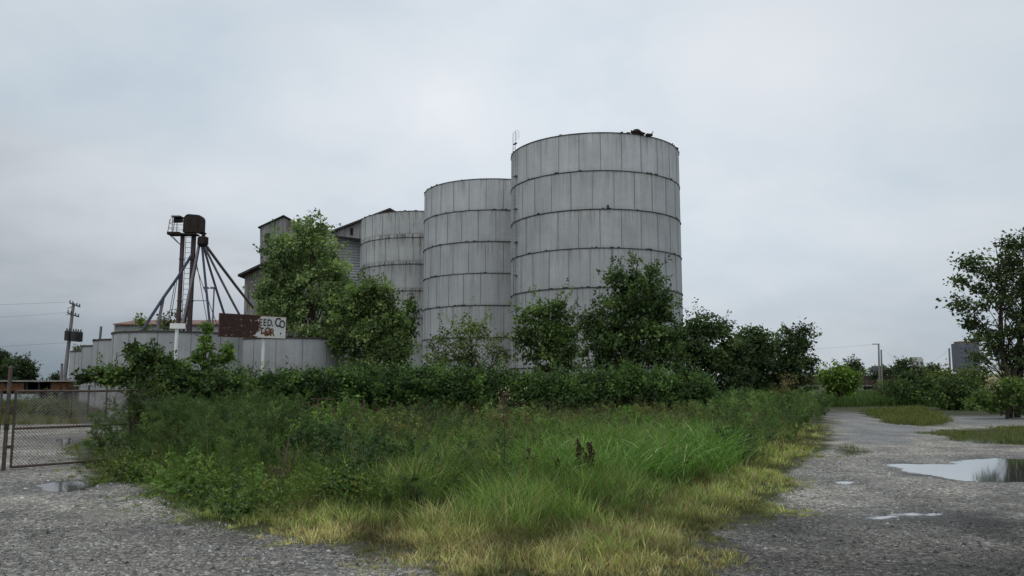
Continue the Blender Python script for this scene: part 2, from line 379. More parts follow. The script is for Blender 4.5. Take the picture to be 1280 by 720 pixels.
# heavier, greyer cloud towards the horizon, darker on the left
hz = w.ramp(z, [(.0, 1.), (.06, .80), (.16, .30), (.34, .0)])
lft = w.ramp(w.math('ADD', w.math('MULTIPLY', sp.outputs[0], 1.0), .5), [(.0, (.44, .47, .51)), (.55, (.62, .65, .69)), (1., (.60, .635, .68))])
dark = w.mix(1.0, skc, lft, 'MULTIPLY'); hn = w.math('MULTIPLY', hz, w.ramp(w.noise(mp.outputs[0], 1.1, 5, .55), [(.30, .55), (.65, 1.)]))
skc = w.mix(hn, skc, dark)
bn = w.noise(mp.outputs[0], 1.3, 6, .55, .2)
edge_ = w.math('ADD', w.math('MULTIPLY', sp.outputs[0], -.40), .055)
bk = w.math('SUBTRACT', w.math('ADD', edge_, w.math('MULTIPLY', w.math('SUBTRACT', bn, .5), .22)), z)
bkm = w.ramp(w.math('ADD', w.math('MULTIPLY', bk, 6.0), .5), [(.42, 0.), (.60, 1.)])
bcol = w.ramp(z, [(.0, (1.7, 2.1, 2.45)), (.035, (2.4, 2.8, 3.2)), (.075, (3.3, 3.6, 4.0)), (.11, (3.9, 4.2, 4.6)), (.22, (4.8, 5.1, 5.5)), (.35, (5.4, 5.7, 6.0))])
bcol = w.mix(1.0, bcol, w.ramp(w.math('ADD', sp.outputs[0], 1.0), [(.45, (.98, .98, .98)), (.72, (1.28, 1.27, 1.26))]), 'MULTIPLY')
skc = w.mix(1.0, skc, w.ramp(w.math('ADD', w.math('ADD', w.math('MULTIPLY', sp.outputs[0], .5), .5), w.math('MULTIPLY', w.math('SUBTRACT', c1, .5), .25)), [(.20, (.66, .73, .77)), (.36, (.90, .925, .94)), (.48, (1.06, 1.055, 1.05)), (.62, (1.0, 1.0, 1.0)), (.80, (.80, .835, .85))]), 'MULTIPLY')
bcol = w.mix(1.0, bcol, w.ramp(c2, [(.35, (.86, .87, .88)), (.6, (1.03, 1.03, 1.03))]), 'MULTIPLY')
skc = w.mix(w.math('MULTIPLY', bkm, .85), skc, bcol)
bg = w.n('Background'); w.l(skc, bg.inputs[0]); bg.inputs[1].default_value = .117; w.l(bg.outputs[0], w.out.inputs[0])
S.view_settings.view_transform = 'Standard'; S.view_settings.look = 'None'; S.view_settings.exposure = 0
S.cycles.use_denoising = True
S.cycles.max_bounces = 6; S.cycles.transparent_max_bounces = 4; S.cycles.diffuse_bounces = 3
#@@SETTING
# ------------------------------------------------------------------ ground sheet
def gp(pl): return [G(*q)[:2] for q in pl]
MEADOW = gp([(96, 586), (112, 602), (150, 606), (180, 622), (215, 636), (255, 652), (280, 664), (335, 668), (385, 683), (440, 694), (520, 709), (560, 735),
             (905, 735), (930, 700), (905, 680), (950, 655), (985, 640), (975, 625), (1000, 612), (1000, 590), (1030, 573), (1042, 552), (1040, 530), (1036, 512)]) + [(60 * .4, 60.), (-12, 60.), (-13.5, 24.)]
STRIP1 = gp([(1084, 515), (1150, 511), (1165, 517), (1182, 531), (1150, 533), (1110, 529), (1088, 521)])
STRIP2 = gp([(1158, 541), (1220, 535), (1285, 533), (1400, 536), (1400, 556), (1285, 557), (1200, 551)])
STRIP3 = gp([(1042, 561), (1062, 559), (1082, 566), (1060, 571)])
LEFTGRASS = gp([(-80, 533), (20, 531), (95, 530), (110, 527), (60, 522), (-80, 521)])
PUD = {
 'big': gp([(1098, 578), (1130, 578), (1180, 578), (1205, 573), (1240, 571), (1300, 573), (1360, 577), (1380, 600), (1300, 603), (1250, 602), (1205, 600), (1150, 592), (1120, 585)]),
 'low': gp([(1082, 645), (1108, 639), (1130, 637.5), (1165, 638), (1198, 640.5), (1185, 643.5), (1150, 643.5), (1122, 643.5), (1108, 648), (1092, 650)]),
 'tiny': gp([(1034, 600.5), (1045, 599), (1068, 600), (1080, 602.5), (1062, 604), (1045, 603)]),
 'left': gp([(34, 606), (60, 600), (100, 599), (125, 602), (110, 612), (75, 615), (48, 613)]),
 'far': gp([(1185, 549), (1230, 545), (1300, 545), (1380, 549), (1380, 556), (1300, 556), (1230, 554)]),
 'lot': gp([(60, 549), (95, 546), (115, 548), (105, 554), (75, 555)]),
 'bend': gp([(1075, 517), (1100, 516), (1108, 518), (1092, 520)]),
}
def axis(lo, hi, fine, a, b):
    x = list(np.arange(a, b + 1e-6, fine)); s = fine
    while x[-1] < hi: s *= 1.22; x.append(x[-1] + s)
    s = fine
    while x[0] > lo: s *= 1.22; x.insert(0, x[0] - s)
    return np.array(x)
gx = axis(-2500, 2500, .065, -13, 15); gy = axis(-60, 4000, .065, 6.5, 24)
XX, YY = np.meshgrid(gx, gy); gpts = np.stack([XX.ravel(), YY.ravel()], 1)
def pud_sdf(pts):
    d = np.full(len(pts), 1e9)
    for pl in PUD.values(): d = np.minimum(d, sdf(pts, pl))
    return d
def height(pts):
    x, y = pts[:, 0], pts[:, 1]
    near = 1 - sstep(35, 60, np.hypot(x, y))
    h = (fbm(x * .5, y * .5, 3, 3) - .5) * .035 * near + (fbm(x * 3, y * 3, 9, 3) - .5) * .016 * near
    return np.maximum(h, -.011)
def ground_h(pts):
    h = height(pts); m = (np.abs(pts[:, 0]) < 60) & (pts[:, 1] < 80) & (pts[:, 1] > 0); d = np.full(len(pts), 9.)
    q = pts[m]; d[m] = pud_sdf(q) + (fbm(q[:, 0] * 2.6, q[:, 1] * 2.6, 21, 4) - .5) * .42 + (vnoise(q[:, 0] * 9, q[:, 1] * 9, 77) - .5) * .16 + .13
    h = h * sstep(-.1, .5, d) - .075 * (1 - sstep(-.45, .40, d))
    return h, d
gh, gd = ground_h(gpts)
def grass_field(pts):
    """>0 where grass grows (roughly metres inside the edge)"""
    x, y = pts[:, 0], pts[:, 1]
    e = -sdf(pts, MEADOW)
    for pl in (STRIP1, STRIP2, STRIP3, LEFTGRASS): e = np.maximum(e, -sdf(pts, pl))
    far_r = np.where((x > 4) | (y > 60), y - 47.5 - .12 * np.minimum(x, 17) + 1.15 * np.clip(x - 17, 0, 12), -9.); far_l = np.where(x < -8, y - 33.0, -9.)
    e = np.maximum(e, np.clip(np.maximum(far_r, far_l), -9, 3)); e = np.maximum(e, np.clip(np.abs(x) - 34 + (y < 20) * 40 * 0, -9, 3))
    return e
gg = grass_field(gpts) + (fbm(gpts[:, 0] * 1.6, gpts[:, 1] * 1.6, 5, 4) - .5) * 1.1
gmask = sstep(-.12, .35, gg); wet = np.exp(-np.clip(gd, 0, 9) / .75) * (gmask < .9)
ASPH = gp([(1036, 512), (1085, 508), (1090, 519), (1100, 528), (1150, 535), (1140, 550), (1100, 556), (1060, 556), (1044, 548)])
ASPH2 = gp([(1150, 519), (1250, 512), (1330, 514), (1300, 530), (1190, 531)])
ad = np.minimum(sdf(gpts, ASPH), sdf(gpts, ASPH2)) + (fbm(gpts[:, 0] * .8, gpts[:, 1] * .8, 31, 3) - .5) * 2.5
amask = 1 - sstep(-.5, .6, ad)
GV = np.stack([gpts[:, 0], gpts[:, 1], gh], 1)
ny, nx = XX.shape; idx = np.arange(nx * ny).reshape(ny, nx)
Q = np.stack([idx[:-1, :-1], idx[:-1, 1:], idx[1:, 1:], idx[1:, :-1]], -1).reshape(-1, 4)
fg = gg[Q].mean(1) > 0.1
# compacted, damper and darker stretches of gravel, and faint wheel tracks along the road
def tone_at(gx_, gy_):
    nA = fbm(gx_ * .7, gy_ * .7, 61, 4); nB = fbm(gx_ * 1.8, gy_ * 1.8, 63, 4)
    near_ = 1 - sstep(8.6, 12.2, gy_ + (nA - .5) * 5)
    tone_ = 1 - near_ * np.where(gx_ > 0, .70, .32) * (.7 + .6 * nB)
    for off in (0.0, 1.7):                      # ruts curving with the road
        cxr = 5.6 + off + .028 * (gy_ - 10) ** 1.0 * 9 * .33 + .012 * np.clip(gy_ - 10, 0, 40) ** 1.5
        tone_ *= 1 - .22 * np.exp(-((gx_ - cxr + (nA - .5) * .5) / .28) ** 2) * (gx_ > 0) * (gy_ < 60)
        cyl = 9.6 + off * .9 + (gx_ + 6) * -.25
        tone_ *= 1 - .20 * np.exp(-((gy_ - cyl + (nA - .5) * .7) / .25) ** 2) * (gx_ < 0) * (gx_ > -30)
    tone_ *= .86 + .30 * sstep(.3, .7, nB)
    return tone_
tone_ = tone_at(gpts[:, 0], gpts[:, 1])
def sheet(name, quads, label=None):
    u, inv = np.unique(quads, return_inverse=True)
    me = np_mesh(name, GV[u], inv.ravel(), np.arange(len(quads)) * 4, smooth=True)
    a = me.attributes.new('mask', 'FLOAT_COLOR', 'POINT'); c = np.ones((len(u), 4), np.float32)
    c[:, 0] = gmask[u]; c[:, 1] = wet[u]; c[:, 2] = amask[u]; c[:, 3] = tone_[u]; a.data.foreach_set('color', c.ravel())
    o = link(name, me, None, [M['ground']]); tag(o, kind='structure'); return o
sheet('ground', Q[fg]); sheet('gravel_road', Q[~fg])
WL = -.022                                   # water stands wherever the gravel dips below this level
for k, pl in PUD.items():
    near = (sdf(gpts, pl) < 1.3)
    qs = Q[(near[Q].any(1)) & (gh[Q].min(1) < WL)]
    u, inv = np.unique(qs, return_inverse=True); V = GV[u].copy(); V[:, 2] = WL
    me = np_mesh('puddle', V, inv.ravel(), np.arange(len(qs)) * 4, smooth=True)
    at = me.attributes.new('depth', 'FLOAT', 'POINT'); at.data.foreach_set('value', np.clip(WL - gh[u], 0, 1).astype(np.float32))
    o = link('puddle', me, None, [M['water']]); tag(o, kind='structure')

# ------------------------------------------------------------------ foliage builders
rng = np.random.default_rng(7)
def unit(v): return v / (np.linalg.norm(v, axis=1, keepdims=True) + 1e-9)
def leaf_arrays(C, D, N, L, Wd, col):
    D = unit(D); N = N - (N * D).sum(1, keepdims=True) * D; N = unit(N); B = np.cross(D, N)
    L = L[:, None]; Wd = Wd[:, None]
    v0 = C; v1 = C + D * L * .45 + B * Wd * .5 + N * L * .06; v2 = C + D * L - N * L * .10; v3 = C + D * L * .45 - B * Wd * .5 + N * L * .06
    V = np.stack([v0, v1, v2, v3], 1).reshape(-1, 3); return V, np.repeat(col, 4, 0)
def leaf_mesh(name, parts):
    V = np.concatenate([q[0] for q in parts]); c = np.concatenate([q[1] for q in parts]); n = len(V) // 4
    return np_mesh(name, V, np.arange(n * 4), np.arange(n) * 4, c)
def pick_cols(n, cols, w=None):
    cols = np.array(cols, float); k = rng.choice(len(cols), n, p=w); return cols[k]
def foliage(lobes, cr, lpc, dens, leaf, cols, sprigs=.3, spr=1.0, up=.6, fill=.45, jitter=.28):
    """lobes: (center, (rx, ry, rz)); clumps of leaves scattered through each lobe, sprigs on its outside"""
    parts = []; centers = []
    for c, rr in lobes:
        c = np.array(c); rr = np.array(rr)
        n = max(4, int(dens * rr[0] * rr[2] / cr ** 2))
        d = unit(rng.normal(size=(n, 3))); r = rng.uniform(fill, 1.0, n) ** .8
        cc = c + d * r[:, None] * rr; centers.append(cc)
        k = np.maximum(6, (lpc * rng.uniform(.5, 1.5, n)).astype(int)); ids = np.repeat(np.arange(n), k); m = len(ids)
        sz = cr * rng.uniform(.7, 1.35, n)
        off = rng.normal(size=(m, 3)) * (sz[ids] * .52)[:, None] * np.array([1, 1, .72])
        ccol = pick_cols(n, cols) * rng.uniform(.62, 1.42, (n, 1)) * rng.uniform(.8, 1.22)
        col = ccol[ids] * rng.uniform(1 - jitter, 1 + jitter, (m, 1))
        D = off / (np.abs(off).max() + 1e-6) * 1.5 + rng.normal(size=(m, 3)) * .7 + np.array([0, 0, -.15])
        N = rng.normal(size=(m, 3)) * .7 + d[ids] * .5 + np.array([0, 0, up])
        s = leaf * rng.uniform(.5, 1.65, m)
        parts.append(leaf_arrays(cc[ids] + off, D, N, s, s * rng.uniform(.5, .8, m), col))
        ns = int(sprigs * n)
        if ns:
            d = unit(rng.normal(size=(ns, 3)) + np.array([0, 0, .55])); b = c + d * rr * rng.uniform(.85, 1.02, (ns, 1))
            ln = cr * spr * rng.uniform(.8, 2.4, ns); dd = unit(d + rng.normal(size=(ns, 3)) * .35 + np.array([0, 0, .5 * spr]))
            k = int(22 * spr); ids = np.repeat(np.arange(ns), k); tt = np.tile(np.linspace(0, 1, k), ns); m = len(ids)
            C = b[ids] + dd[ids] * (ln[ids] * tt)[:, None] + rng.normal(size=(m, 3)) * (leaf * .55 * (1.25 - tt))[:, None]
            col = (pick_cols(ns, cols) * rng.uniform(.95, 1.4, (ns, 1)))[ids] * rng.uniform(.8, 1.2, (m, 1))
            s = leaf * rng.uniform(.6, 1.15, m)
            parts.append(leaf_arrays(C, rng.normal(size=(m, 3)) + dd[ids] * .6, rng.normal(size=(m, 3)) * .7 + np.array([0, 0, .7]), s, s * .62, col))
    return parts, np.concatenate(centers)
def lobe(px, py, rx, ry, Y, dy=0.0, rd=None):
    Yc = Y + dy; s = M2P(Yc); return (P(px, py, Yc), (rx * s, (rd if rd else .5 * (rx + ry)) * s, ry * s))
def limbs(m, base, top, r0, targets, nlimb, rnd, n=7):
    base = np.array(base, float); top = np.array(top, float); ax = top - base; L = np.linalg.norm(ax)
    wob = [base + ax * q + np.array([rnd.uniform(-1, 1), rnd.uniform(-1, 1), 0]) * L * .018 * (0 < q < 1) for q in (0, .2, .4, .6, .8, 1)]
    wob[0] = base - np.array([0, 0, .15])
    m.tube(wob, [r0 * 1.25, r0, r0 * .8, r0 * .6, r0 * .4, r0 * .12], n)
    if len(targets) == 0: return
    ids = rnd.sample(range(len(targets)), min(nlimb, len(targets)))
    for i in ids:
        tgt = targets[i]; q = min(.92, max(.12, (tgt[2] - base[2]) / (ax[2] + 1e-6) - rnd.uniform(.18, .42)))
        st = base + ax * q; dist = np.linalg.norm(tgt - st); rr = max(.012, r0 * (1 - q) * .5 * min(1, dist / (L * .35)))
        mid = st + (tgt - st) * .5 + np.array([rnd.uniform(-.1, .1), rnd.uniform(-.1, .1), rnd.uniform(-.05, .15)]) * dist
        m.tube([st, st + (mid - st) * .5 + np.array([0, 0, .03 * dist]), mid, tgt], [rr, rr * .8, rr * .55, rr * .2], 5)
def tree(name, label, cat, lobes, base, top, r0, cols, cr=.45, lpc=60, dens=3.2, leaf=.15, nl=26, seed=1, group=None, trunk='trunk', extra=(), **kw):
    global rng
    rng = np.random.default_rng(seed); rnd = random.Random(seed)
    base = np.array(base, float); root = thing(name, label, cat, base, group)
    parts, cen = foliage(lobes, cr, int(lpc * 1.45), dens * 1.02, leaf * 1.06, cols, **kw)
    link('crown' if cat == 'tree' else 'foliage', leaf_mesh('crown', parts), root, [M['leaf']])
    m = MB(); limbs(m, base, top, r0, list(cen), nl, rnd)
    for b2, t2, r2 in extra: limbs(m, b2, t2, r2, list(cen), nl // 2, rnd)
    m.build(trunk, M['bark'], root, smooth=True)
    return root
def gnd(px, Y): p = P(px, 478, Y); return (p[0], Y, 0.0)

# leaf colours (linear)
LIGHT = [(.122, .186, .074), (.094, .150, .060), (.150, .215, .09), (.076, .122, .05)]
MID = [(.046, .082, .026), (.032, .060, .020), (.066, .110, .034), (.024, .045, .016)]
DARK = [(.032, .058, .022), (.022, .042, .016), (.048, .080, .028), (.026, .047, .018)]
OLIVE = [(.095, .135, .040), (.058, .088, .027), (.095, .130, .042), (.045, .07, .024)]
BRIGHT = [(.085, .155, .028), (.062, .115, .022), (.11, .18, .035), (.045, .085, .018)]
#@@TREES
# ------------------------------------------------------------------ silos and tanks
def panels_shell(m, cx, cy, R0, courses, h, npan, rnd, sub=8, a0=0.0, tone_j=.04, seam_w=.038, z0=0.0):
    """courses of curved sheets, each panel with its own tone, dark lapped seams between"""
    n = npan * sub
    for c in range(courses):
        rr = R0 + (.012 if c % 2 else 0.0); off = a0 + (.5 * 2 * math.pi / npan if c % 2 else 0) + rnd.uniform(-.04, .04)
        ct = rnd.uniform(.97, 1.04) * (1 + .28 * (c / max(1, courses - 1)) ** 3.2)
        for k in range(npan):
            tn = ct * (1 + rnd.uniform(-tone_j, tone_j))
            a = off + 2 * math.pi * k / npan; b = off + 2 * math.pi * (k + 1) / npan
            z1, z2 = z0 + c * h, z0 + (c + 1) * h
            vs = []; fs = []
            for i in range(sub + 1):
                q = a + (b - a) * i / sub
                bul = .010 * math.sin(math.pi * i / sub)
                vs += [(cx + (rr + bul) * math.cos(q), cy + (rr + bul) * math.sin(q), z1), (cx + (rr + bul) * math.cos(q), cy + (rr + bul) * math.sin(q), z2)]
                if i < sub: fs.append((2 * i, 2 * i + 2, 2 * i + 3, 2 * i + 1))
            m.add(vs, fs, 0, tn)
            er = np.array([math.cos(a), math.sin(a), 0]); et = np.array([-math.sin(a), math.cos(a), 0])
            sw = seam_w * rnd.uniform(.55, 1.15)
            m.box((cx + (rr + .004) * er[0], cy + (rr + .004) * er[1], (z1 + z2) / 2), (.03, sw, h - .02), m=1, axes=(er, et, np.array([0, 0, 1.])))
def silo(label, px, D, R0, h, courses, seed, mat, npan=27, ladder=False):
    rnd = random.Random(seed)
    u = (px - 640) / F / 1.007; Y = D / math.hypot(1, u); X = u * Y
    root = thing('grain_silo', label, 'silo', (X, Y, 0), 'tall grey grain silos')
    z0 = .12
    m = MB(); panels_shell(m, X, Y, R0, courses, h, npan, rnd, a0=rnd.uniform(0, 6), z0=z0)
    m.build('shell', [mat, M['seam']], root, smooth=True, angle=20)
    for c in range(courses + 1):
        m = MB(); zz = z0 + c * h; last = c == courses
        w_ = .055 if not last else .045
        m.lathe((X, Y, zz), [(R0 - .02, -.026), (R0 + w_, -.026), (R0 + w_, .022), (R0 - .02, .022)], 128)
        for k in range(26):                          # clips and scabs of rust standing on the hoop
            a = rnd.uniform(0, 2 * math.pi)
            m.box((X + (R0 + .05) * math.cos(a), Y + (R0 + .05) * math.sin(a), zz + .05), (.06, rnd.uniform(.05, .25), rnd.uniform(.02, .07)), rz=a)
        m.build('hoop', M['hoop'], root)
    m = MB(); m.lathe((X, Y, z0 + courses * h), [(R0 - .03, -.06), (R0 * .5, .35), (.3, .62), (0, .64)], 64); m.build('roof', M['hoop'], root, smooth=True)
    m = MB(); m.lathe((X, Y, 0), [(R0 + .35, -.1), (R0 + .35, .11), (R0 - .1, .115)], 64); m.build('footing', M['concrete'], root)
    return root, X, Y, z0 + courses * h
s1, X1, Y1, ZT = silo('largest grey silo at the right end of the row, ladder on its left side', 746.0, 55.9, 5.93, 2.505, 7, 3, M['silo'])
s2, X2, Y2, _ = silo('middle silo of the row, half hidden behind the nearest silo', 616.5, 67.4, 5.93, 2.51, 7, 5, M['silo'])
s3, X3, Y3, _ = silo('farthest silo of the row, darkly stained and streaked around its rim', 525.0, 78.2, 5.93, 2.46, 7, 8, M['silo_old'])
# ladder with its hooped top on the first silo
va = math.atan2(-Y1, -X1); la = va - R(64)
er = np.array([math.cos(la), math.sin(la), 0]); et = np.array([-math.sin(la), math.cos(la), 0]); cen = np.array([X1, Y1, 0])
m = MB()
for s in (-1, 1):
    b = cen + er * 6.10 + et * .22 * s
    m.tube([b + [0, 0, 1.2], b + [0, 0, ZT + 1.2]], .018, 5)
    m.tube([b + [0, 0, ZT + 1.2], b + [0, 0, ZT + 1.34] - er * .06, b + [0, 0, ZT + 1.36] - er * .18, b + [0, 0, ZT + 1.22] - er * .27, b + [0, 0, ZT + .75] - er * .27], .012, 4)
for k in range(56): m.tube([cen + er * 6.10 + et * .22 + [0, 0, 1.3 + k * .305], cen + er * 6.10 - et * .22 + [0, 0, 1.3 + k * .305]], .012, 4)
for k in range(8): m.box(cen + er * 6.02 + [0, 0, 2.0 + k * 2.3], (.16, .5, .04), axes=(er, et, np.array([0, 0, 1.])))
m.build('ladder', M['grey_steel'], s1)
# rusty junk heap on the rim of the first silo
p0 = P(799, 169, 52.5); rj = random.Random(4)
ang = va + R(30); ctr = cen + np.array([math.cos(ang), math.sin(ang), 0]) * 5.75
root = thing('rusted_roof_vent', 'rusted collapsed vent lying on the rim of the largest silo', 'roof vent', (ctr[0], ctr[1], ZT + .02))
m = MB()
for k in range(16):
    o_ = np.array([rj.uniform(-.30, .30), rj.uniform(-.2, .2), rj.uniform(.04, .2)])
    A = Matrix.Rotation(rj.uniform(-.7, .7), 3, 'Y') @ Matrix.Rotation(rj.uniform(-.7, .7), 3, 'Z'); ax = [np.array(A.col[i]) for i in range(3)]
    m.box(ctr + [0, 0, ZT] + o_, (rj.uniform(.18, .42), rj.uniform(.2, .4), rj.uniform(.03, .10)), axes=ax)
m.build('debris', M['rust_dark'], root)
m = MB(); m.lathe((ctr[0] - .1, ctr[1], ZT + .05), [(.26, 0), (.30, .18), (.34, .2), (.18, .36), (0, .42)], 14); m.build('vent_cap', M['rust_dark'], root)
m = MB(); m.box(ctr + [.72, 0, ZT + .06], (.42, .22, .12), rz=.4); m.tube([ctr + [.8, 0, ZT + .05], ctr + [1.0, 0, ZT + .28]], .03); m.build('bracket', M['rust_dark'], root)
# small bracket stub on the second hoop of the first silo
a2 = va + R(8); e2 = np.array([math.cos(a2), math.sin(a2), 0])
m = MB(); m.box(cen + e2 * 6.06 + [0, 0, .12 + 5 * 2.505 + .12], (.12, .12, .22), rz=a2); m.build('bracket', M['hoop'], s1)

def tank(label, px, D, R0, ht, seed, npan=13, mat='tank'):
    rnd = random.Random(seed); u = (px - 640) / F / 1.007; Y = D / math.hypot(1, u); X = u * Y
    root = thing('storage_tank', label, 'tank', (X, Y, 0), 'low round grey storage tanks')
    m = MB(); panels_shell(m, X, Y, R0, 1, ht, npan, rnd, 14, rnd.uniform(0, 6), .05, .03); m.build('shell', [M[mat], M['seam']], root, smooth=True, angle=20)
    m = MB(); m.lathe((X, Y, ht), [(R0 - .03, -.05), (R0 + .05, -.05), (R0 + .05, .03), (R0 - .03, .03)], 96)
    for k in range(14):
        a = rnd.uniform(0, 2 * math.pi); m.box((X + (R0 + .02) * math.cos(a), Y + (R0 + .02) * math.sin(a), ht + .02), (.08, rnd.uniform(.1, .5), rnd.uniform(.03, .07)), rz=a)
    m.build('rim', M['hoop'], root)
    m = MB(); m.lathe((X, Y, ht), [(R0 - .03, -.12), (R0 * .4, .02), (0, .1)], 48); m.build('roof', M['hoop'], root, smooth=True)
    return root, X, Y
TK = [tank('low round tank directly behind the rusty sign', 366, 48.3, 2.95, 4.14, 11),
      tank('nearest low tank left of the sign, under the spout tower', 221.5, 42.2, 2.95, 4.0, 12),
      tank('narrow low tank in the gap between the two front tanks', 301, 56.5, 1.9, 4.2, 13),
      tank('second low tank in the receding left row, behind the nearest', 186, 50.5, 2.95, 4.03, 14),
      tank('third low tank in the receding left row, with a stub pipe on top', 163, 58.8, 2.95, 4.02, 15),
      tank('last low tank in the receding left row, weeds on its roof', 141, 68.5, 2.95, 4.0, 16)]
# chute hopper in the gap, vent cap on the tank behind the sign, stub pipe
q = P(301, 424, 49.5); root = thing('discharge_hopper', 'small pale metal hopper tucked under the rusty sign between two tanks', 'hopper', (q[0], q[1], 0))
m = MB(); s_ = M2P(49.5)
fr = [P(285, 419, 49.5), P(321, 419, 49.5), P(313, 430, 49.5), P(291, 430, 49.5)]; m.prism(fr, (0, 1.0, 0)); m.build('bin', M['tank'], root)
m = MB(); m.box(P(301, 430.8, 49.9), (1.25, 1.1, .09)); m.build('bottom_flange', M['hoop'], root)
m = MB()
for px in (293, 310):
    a = P(px, 431, 49.9); m.tube([a, (a[0], a[1], 0)], .05)
m.build('support', M['grey_steel'], root)
ta = TK[0]; cpos = P(365, 418, 46.8)
root = thing('vent_cowl', 'pale half round vent cowl on the tank right of the sign', 'vent', cpos)
m = MB(); m.lathe((cpos[0], cpos[1], 4.1), [(.42, 0), (.44, .28), (.47, .30)], 20)
m.build('neck', M['hoop'], root)
m = MB(); prof = [(-.5, .10), (-.45, .30), (-.2, .46), (.2, .52), (.5, .50), (.5, .18), (-.5, .10)]
m.prism([(cpos[0] + a, cpos[1] - .4, 4.13 + b) for a, b in prof[:-1]], (0, .8, 0)); m.build('hood', M['shed_wall'], root)
b = P(124, 431, 57.5); b[2] = 4.0; tp = P(126.5, 408, 57.5)
root = thing('stub_pipe', 'grey stub pipe standing on the roof of a far left tank', 'pipe', b)
m = MB(); m.tube([b, tp], .09, 8); m.build('pipe', M['grey_steel'], root)
m = MB(); m.lathe((b[0], b[1], 3.95), [(.34, 0), (.30, .12), (.13, .32), (.10, .34)], 12); m.build('boot', M['concrete'], root)

# ------------------------------------------------------------------ mill buildings behind
YM = 86.0
def face(pxs, Y): return [P(a, b, Y) for a, b in pxs]
root = thing('mill_building', 'tall grey sheet metal mill with gabled headhouse behind the tall tree', 'building', gnd(345, YM))
def down(px, Y, z=0.0):
    p = P(px, 400, Y); return np.array([p[0], Y, z])
tw = [P(325, 284.5, YM), P(355, 271.5, YM), P(388, 289, YM)]
m = MB(); m.prism([down(325, YM, 9)] + tw + [down(388, YM, 9)], (0, 5.2, 0)); m.build('tower_wall', M['mill_wall'], root)
m = MB()
up = np.array([0, 0, .22])
for a, b in ((P(323, 285.3, YM), P(355.2, 270.3, YM)), (P(355.2, 270.3, YM), P(391, 290.0, YM))):
    m.prism([a, b, b + up * .5, a + up * .5], (0, 5.6, 0))
for k in range(len(m.v)): m.v[k] = (m.v[k][0], m.v[k][1] - .25, m.v[k][2])
m.build('tower_roof', M['mill_roof'], root)
lw_ = [down(306, YM - 4), P(306, 343.5, YM - 4), P(337, 329, YM - 4), P(402, 326, YM - 4), down(402, YM - 4)]
m = MB(); m.prism(lw_, (0, 9, 0)); m.build('lower_wall', M['mill_wall'], root)
a, b, c = P(297, 345.5, YM - 5.2), P(337, 326.5, YM - 5.2), P(404, 324, YM - 5.2)
m = MB(); m.prism([a, b, b + up, a + up], (0, 11, 0)); m.prism([b, c, c + up, b + up], (0, 11, 0)); m.build('lower_roof', M['mill_roof'], root)
q = P(334, 297, YM - .04); m = MB(); m.box(q, (.55, .06, 1.0)); m.build('hatch', M['rust_dark'], root)
q = P(346, 362, YM - 4.05); m = MB(); m.box(q, (1.2, .06, 1.5)); m.build('window', M['dark_inside'], root)
YG = 90.0
root = thing('gallery_house', 'grey stained gallery with one long roof slope above the farthest silo', 'building', gnd(470, YG))
fr = face([(414, 293), (414, 290.5), (487, 263), (506, 273), (560, 275), (560, 299), (448, 298), (421, 294.5)], YG)
m = MB(); m.prism(fr, (0, 6, 0)); m.build('wall', M['mill_wall'], root)
m = MB(); a, b, c = P(412, 291, YG - .4), P(487.3, 262.0, YG - .4), P(507, 273, YG - .4)
m.prism([a, b, b + up, a + up], (0, 6.8, 0)); m.prism([b, c, c + up, b + up], (0, 6.8, 0)); m.build('roof', M['mill_roof'], root)
m = MB()
for k, (px, py) in enumerate(((439.5, 289.5),)):
    m.box(P(px, py, YG - .03), (.3, .05, .8))  # thin dark box standing in for a dark stain on the gallery wall
m.build('wall_stain', M['dark_inside'], root)
m = MB()
for px in (520, 550):
    q = P(px, 297, YG + 1); m.tube([(q[0], q[1], 0), q], .14, 6)
m.build('support', M['hoop'], root)
q = gnd(427, 95.2); root = thing('corrugated_bin', 'ribbed pale bin under the gallery, between tall tree and farthest silo', 'grain bin', q)
m = MB(); hz_ = P(427, 290, 92)[2]; prof = []
nr = 46
for k in range(nr * 2 + 1): prof.append((3.75 + (.02 if k % 2 else 0), hz_ * k / (nr * 2)))
m.lathe(q, prof, 64); m.build('shell', M['bin_wall'], root, smooth=False)
m = MB(); m.lathe((q[0], q[1], hz_), [(3.8, -.02), (3.8, .0), (0, .25)], 48); m.build('roof', M['mill_roof'], root)
# long low shed behind the left tanks
YS = 78.0; root = thing('long_shed', 'long pale shed with a rusty red roof behind the left tanks', 'shed', gnd(210, YS))
wl, wr = P(144, 405, YS), P(312, 414, YS)
m = MB(); m.prism([(wl[0], YS, 0), (wr[0], YS, 0), (wr[0], YS, wl[2] - .05), (wl[0], YS, wl[2] - .05)], (0, 9, 0)); m.build('wall', M['shed_wall'], root)
m = MB(); m.prism([(wl[0] - .05, YS - .35, wl[2] - .12), (wl[0] - .05, YS + 4.5, wl[2] + .62), (wl[0] - .05, YS + 9.4, wl[2] - .12), (wl[0] - .05, YS + 9.4, wl[2] + .0), (wl[0] - .05, YS + 4.5, wl[2] + .74), (wl[0] - .05, YS - .35, wl[2])], (wr[0] - wl[0] + .3, 0, 0)); m.build('roof', M['shed_roof'], root)
m = MB(); m.box((wl[0] + .02, YS - .03, wl[2] / 2), (.16, .10, wl[2] - .3)); m.build('corner_trim', M['pale_panel'], root)

